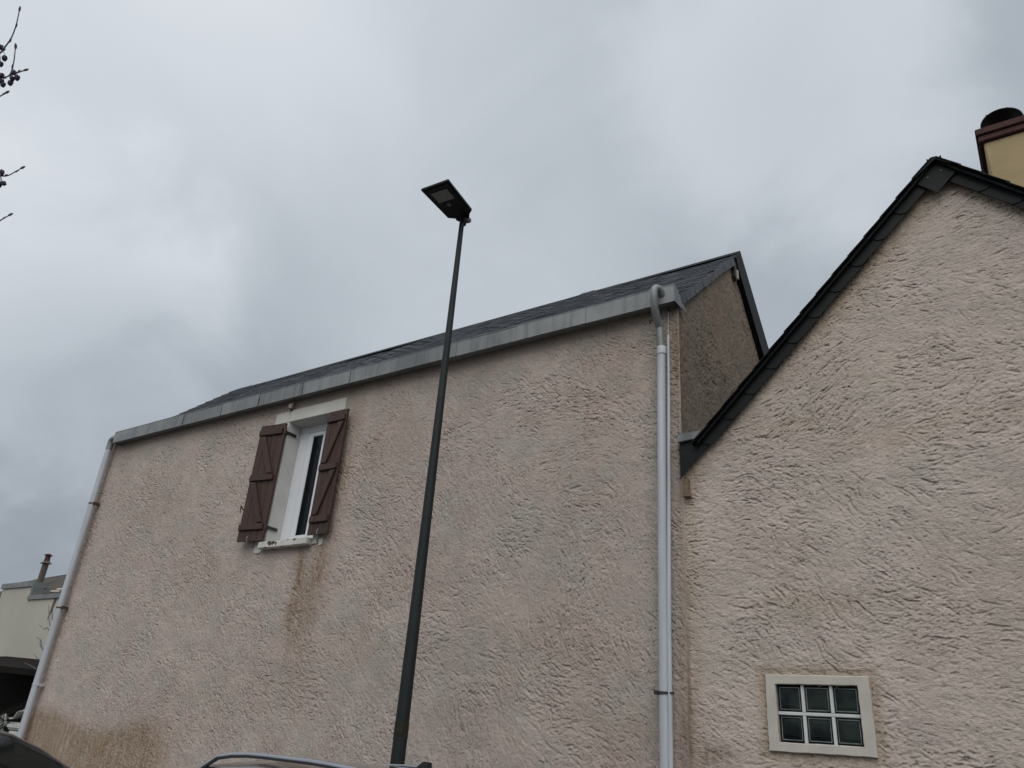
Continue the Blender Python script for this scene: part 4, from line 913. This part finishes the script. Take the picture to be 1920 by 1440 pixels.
TW = {'A': [(-2.36, 0.40, 3.19), (-2.207, 0.434, 3.295), (-2.181, 0.443, 3.312), (-2.167, 0.444, 3.327), (-2.147, 0.444, 3.354), (-2.128, 0.437, 3.388), (-2.113, 0.426, 3.426)],
      'B': [(-2.36, 0.40, 3.19), (-2.219, 0.458, 3.237), (-2.194, 0.47, 3.247), (-2.17, 0.482, 3.257), (-2.153, 0.474, 3.291), (-2.142, 0.46, 3.331)],
      'B2': [(-2.17, 0.482, 3.257), (-2.149, 0.492, 3.265), (-2.131, 0.501, 3.273)], 'C': [(-2.36, 0.40, 3.19), (-2.233, 0.477, 3.186), (-2.203, 0.49, 3.201), (-2.186, 0.496, 3.211)],
      'D': [(-2.42, 0.52, 2.86), (-2.30, 0.55, 2.985), (-2.27, 0.557, 2.999), (-2.244, 0.577, 2.997), (-2.225, 0.589, 2.999), (-2.204, 0.597, 3.012), (-2.189, 0.603, 3.022)],
      'E': [(-2.42, 0.52, 2.86), (-2.293, 0.617, 2.865), (-2.267, 0.626, 2.883), (-2.241, 0.635, 2.899)]}
twig_o = {}
for kx, c in TW.items():
    p = curve_pts(c, 4); n = len(p)
    m = MB().tube(p, [max(0.0012, 0.0028 - 0.0016 * i / n) for i in range(n)], 6)
    for i in range(4, n - 1, 5):                            # buds
        d = (p[i + 1] - p[i]).normalized(); s_ = Vector((random.uniform(-1, 1), random.uniform(-1, 1), random.uniform(-.3, 1))).normalized()
        m.tube([p[i], p[i] + (d + s_ * 0.6) * 0.004, p[i] + (d + s_ * 0.5) * 0.010], [0.0014, 0.0026, 0.0006], 6)
    e = p[-1]; d = (p[-1] - p[-2]).normalized(); m.tube([e - d * 0.006, e, e + d * 0.006, e + d * 0.011], [0.0015, 0.0034, 0.003, 0.0005], 6)
    twig_o[kx] = PT(m.obj('twig', M_TWIG, None, True))
CN = [((-2.173, 0.456, 3.299), 'A'), ((-2.185, 0.456, 3.283), 'A'), ((-2.177, 0.437, 3.326), 'A'), ((-2.159, 0.486, 3.264), 'B'), ((-2.153, 0.497, 3.251), 'B'), ((-2.166, 0.49, 3.249), 'B'), ((-2.172, 0.492, 3.237), 'B'),
      ((-2.189, 0.47, 3.254), 'B'), ((-2.19, 0.482, 3.231), 'B'), ((-2.193, 0.475, 3.24), 'B'), ((-2.238, 0.576, 3.006), 'D'), ((-2.24, 0.591, 2.979), 'D'), ((-2.25, 0.586, 2.974), 'D')]
for i, (c, kx) in enumerate(CN):
    c = Vector(c); m = MB(); L_ = 0.0085 if i < 10 else 0.010; ax = Vector((random.uniform(-.4, .4), random.uniform(-.3, .3), -1)).normalized()
    if i == 11: ax = Vector((0.75, 0.2, -0.5)).normalized()
    m.tube([c + ax * (L_ * q) for q in (-1, -0.75, -0.3, 0.3, 0.75, 1)], [0.001, 0.0048, 0.0068, 0.0066, 0.0045, 0.001], 10)
    w = min((q for q in curve_pts(TW[kx], 4)), key=lambda q: (q - c + ax * 0.012).length)
    m.tube([c - ax * L_, (c - ax * L_).lerp(w, 0.5) + Vector((0, 0, 0.003)), w], 0.0008, 5)
    for v in range(6, 54): x = Vector(m.v[v]); m.v[v] = tuple(c + (x - c) * (1 + (0.10 if v % 2 else -0.08)))
    kid(m.obj('cone', M_CONE, None, True), twig_o[kx])

# leafless shrub between the houses
bs = thing('shrub', 'leafless thin shrub against the cream house wall', 'shrub', (-19.6, 10.0, 0))
def PH(o): o.parent = bs; o.matrix_parent_inverse = Matrix.Translation((19.6, -10.0, 0)); return o
stem = curve_pts([(-19.3, 9.9, 0), (-19.4, 9.95, 1.4), (-19.6, 10.0, 2.4), (-19.9, 10.0, 3.2), (-20.1, 10.05, 4.1)], 5)
PH(MB().tube(stem, [0.035 - 0.027 * i / (len(stem) - 1) for i in range(len(stem))], 8).obj('trunk', M_BARK, None, True))
for c in ([(-19.9, 10.0, 3.2), (-20.55, 10, 3.45), (-20.80, 10, 3.75), (-20.93, 10, 3.95)], [(-19.7, 10.0, 2.7), (-20.55, 10, 3.35), (-20.8, 10, 3.36), (-21.11, 10, 3.48)], [(-19.6, 10.0, 2.4), (-20.52, 10, 2.87), (-20.78, 10, 3.10), (-21.07, 10, 3.17)],
          [(-20.52, 10, 2.87), (-20.75, 10, 3.0), (-20.80, 10, 3.13)], [(-19.58, 10.0, 2.3), (-20.55, 10, 2.64), (-20.93, 10, 2.78)], [(-19.5, 9.98, 2.0), (-20.54, 10, 2.42), (-21.24, 10, 2.57)], [(-20.54, 10, 3.58), (-20.62, 10, 3.72), (-20.70, 10, 3.93)]):
    p = curve_pts(c, 4); PH(MB().tube(p, [0.015 - 0.010 * i / (len(p) - 1) for i in range(len(p))], 6).obj('branch', M_TWIG, None, True))
# pale leafy shrub inside the shed's left edge
ps = thing('shrub', 'small pale leafy shrub at the left edge by the open shed', 'shrub', (-20.6, 9.5, 0))
lf = MB()
for i in range(420):
    a = random.uniform(0, 6.283); r = 0.30 * random.random() ** 0.5; z = random.uniform(0.25, 1.40); c = Vector((-20.72 + r * math.cos(a), 9.50 + r * math.sin(a), z))
    u = Vector((random.gauss(0, 1), random.gauss(0, 1), random.gauss(0, 1))).normalized() * 0.05; v = u.orthogonal().normalized() * 0.03
    lf.add([c - u, c + v, c + u, c - v], [(0, 1, 2, 3)])
o = stuff(link('foliage', mesh('foliage', lf.v, lf.f, M_LEAF))); o.parent = ps; o.matrix_parent_inverse = Matrix.Translation((20.6, -9.5, 0))
o = MB().tube([(-20.6, 9.5, 0), (-20.6, 9.5, 1.1)], [0.03, 0.008], 8).obj('stem', M_BARK); o.parent = ps; o.matrix_parent_inverse = Matrix.Translation((20.6, -9.5, 0))
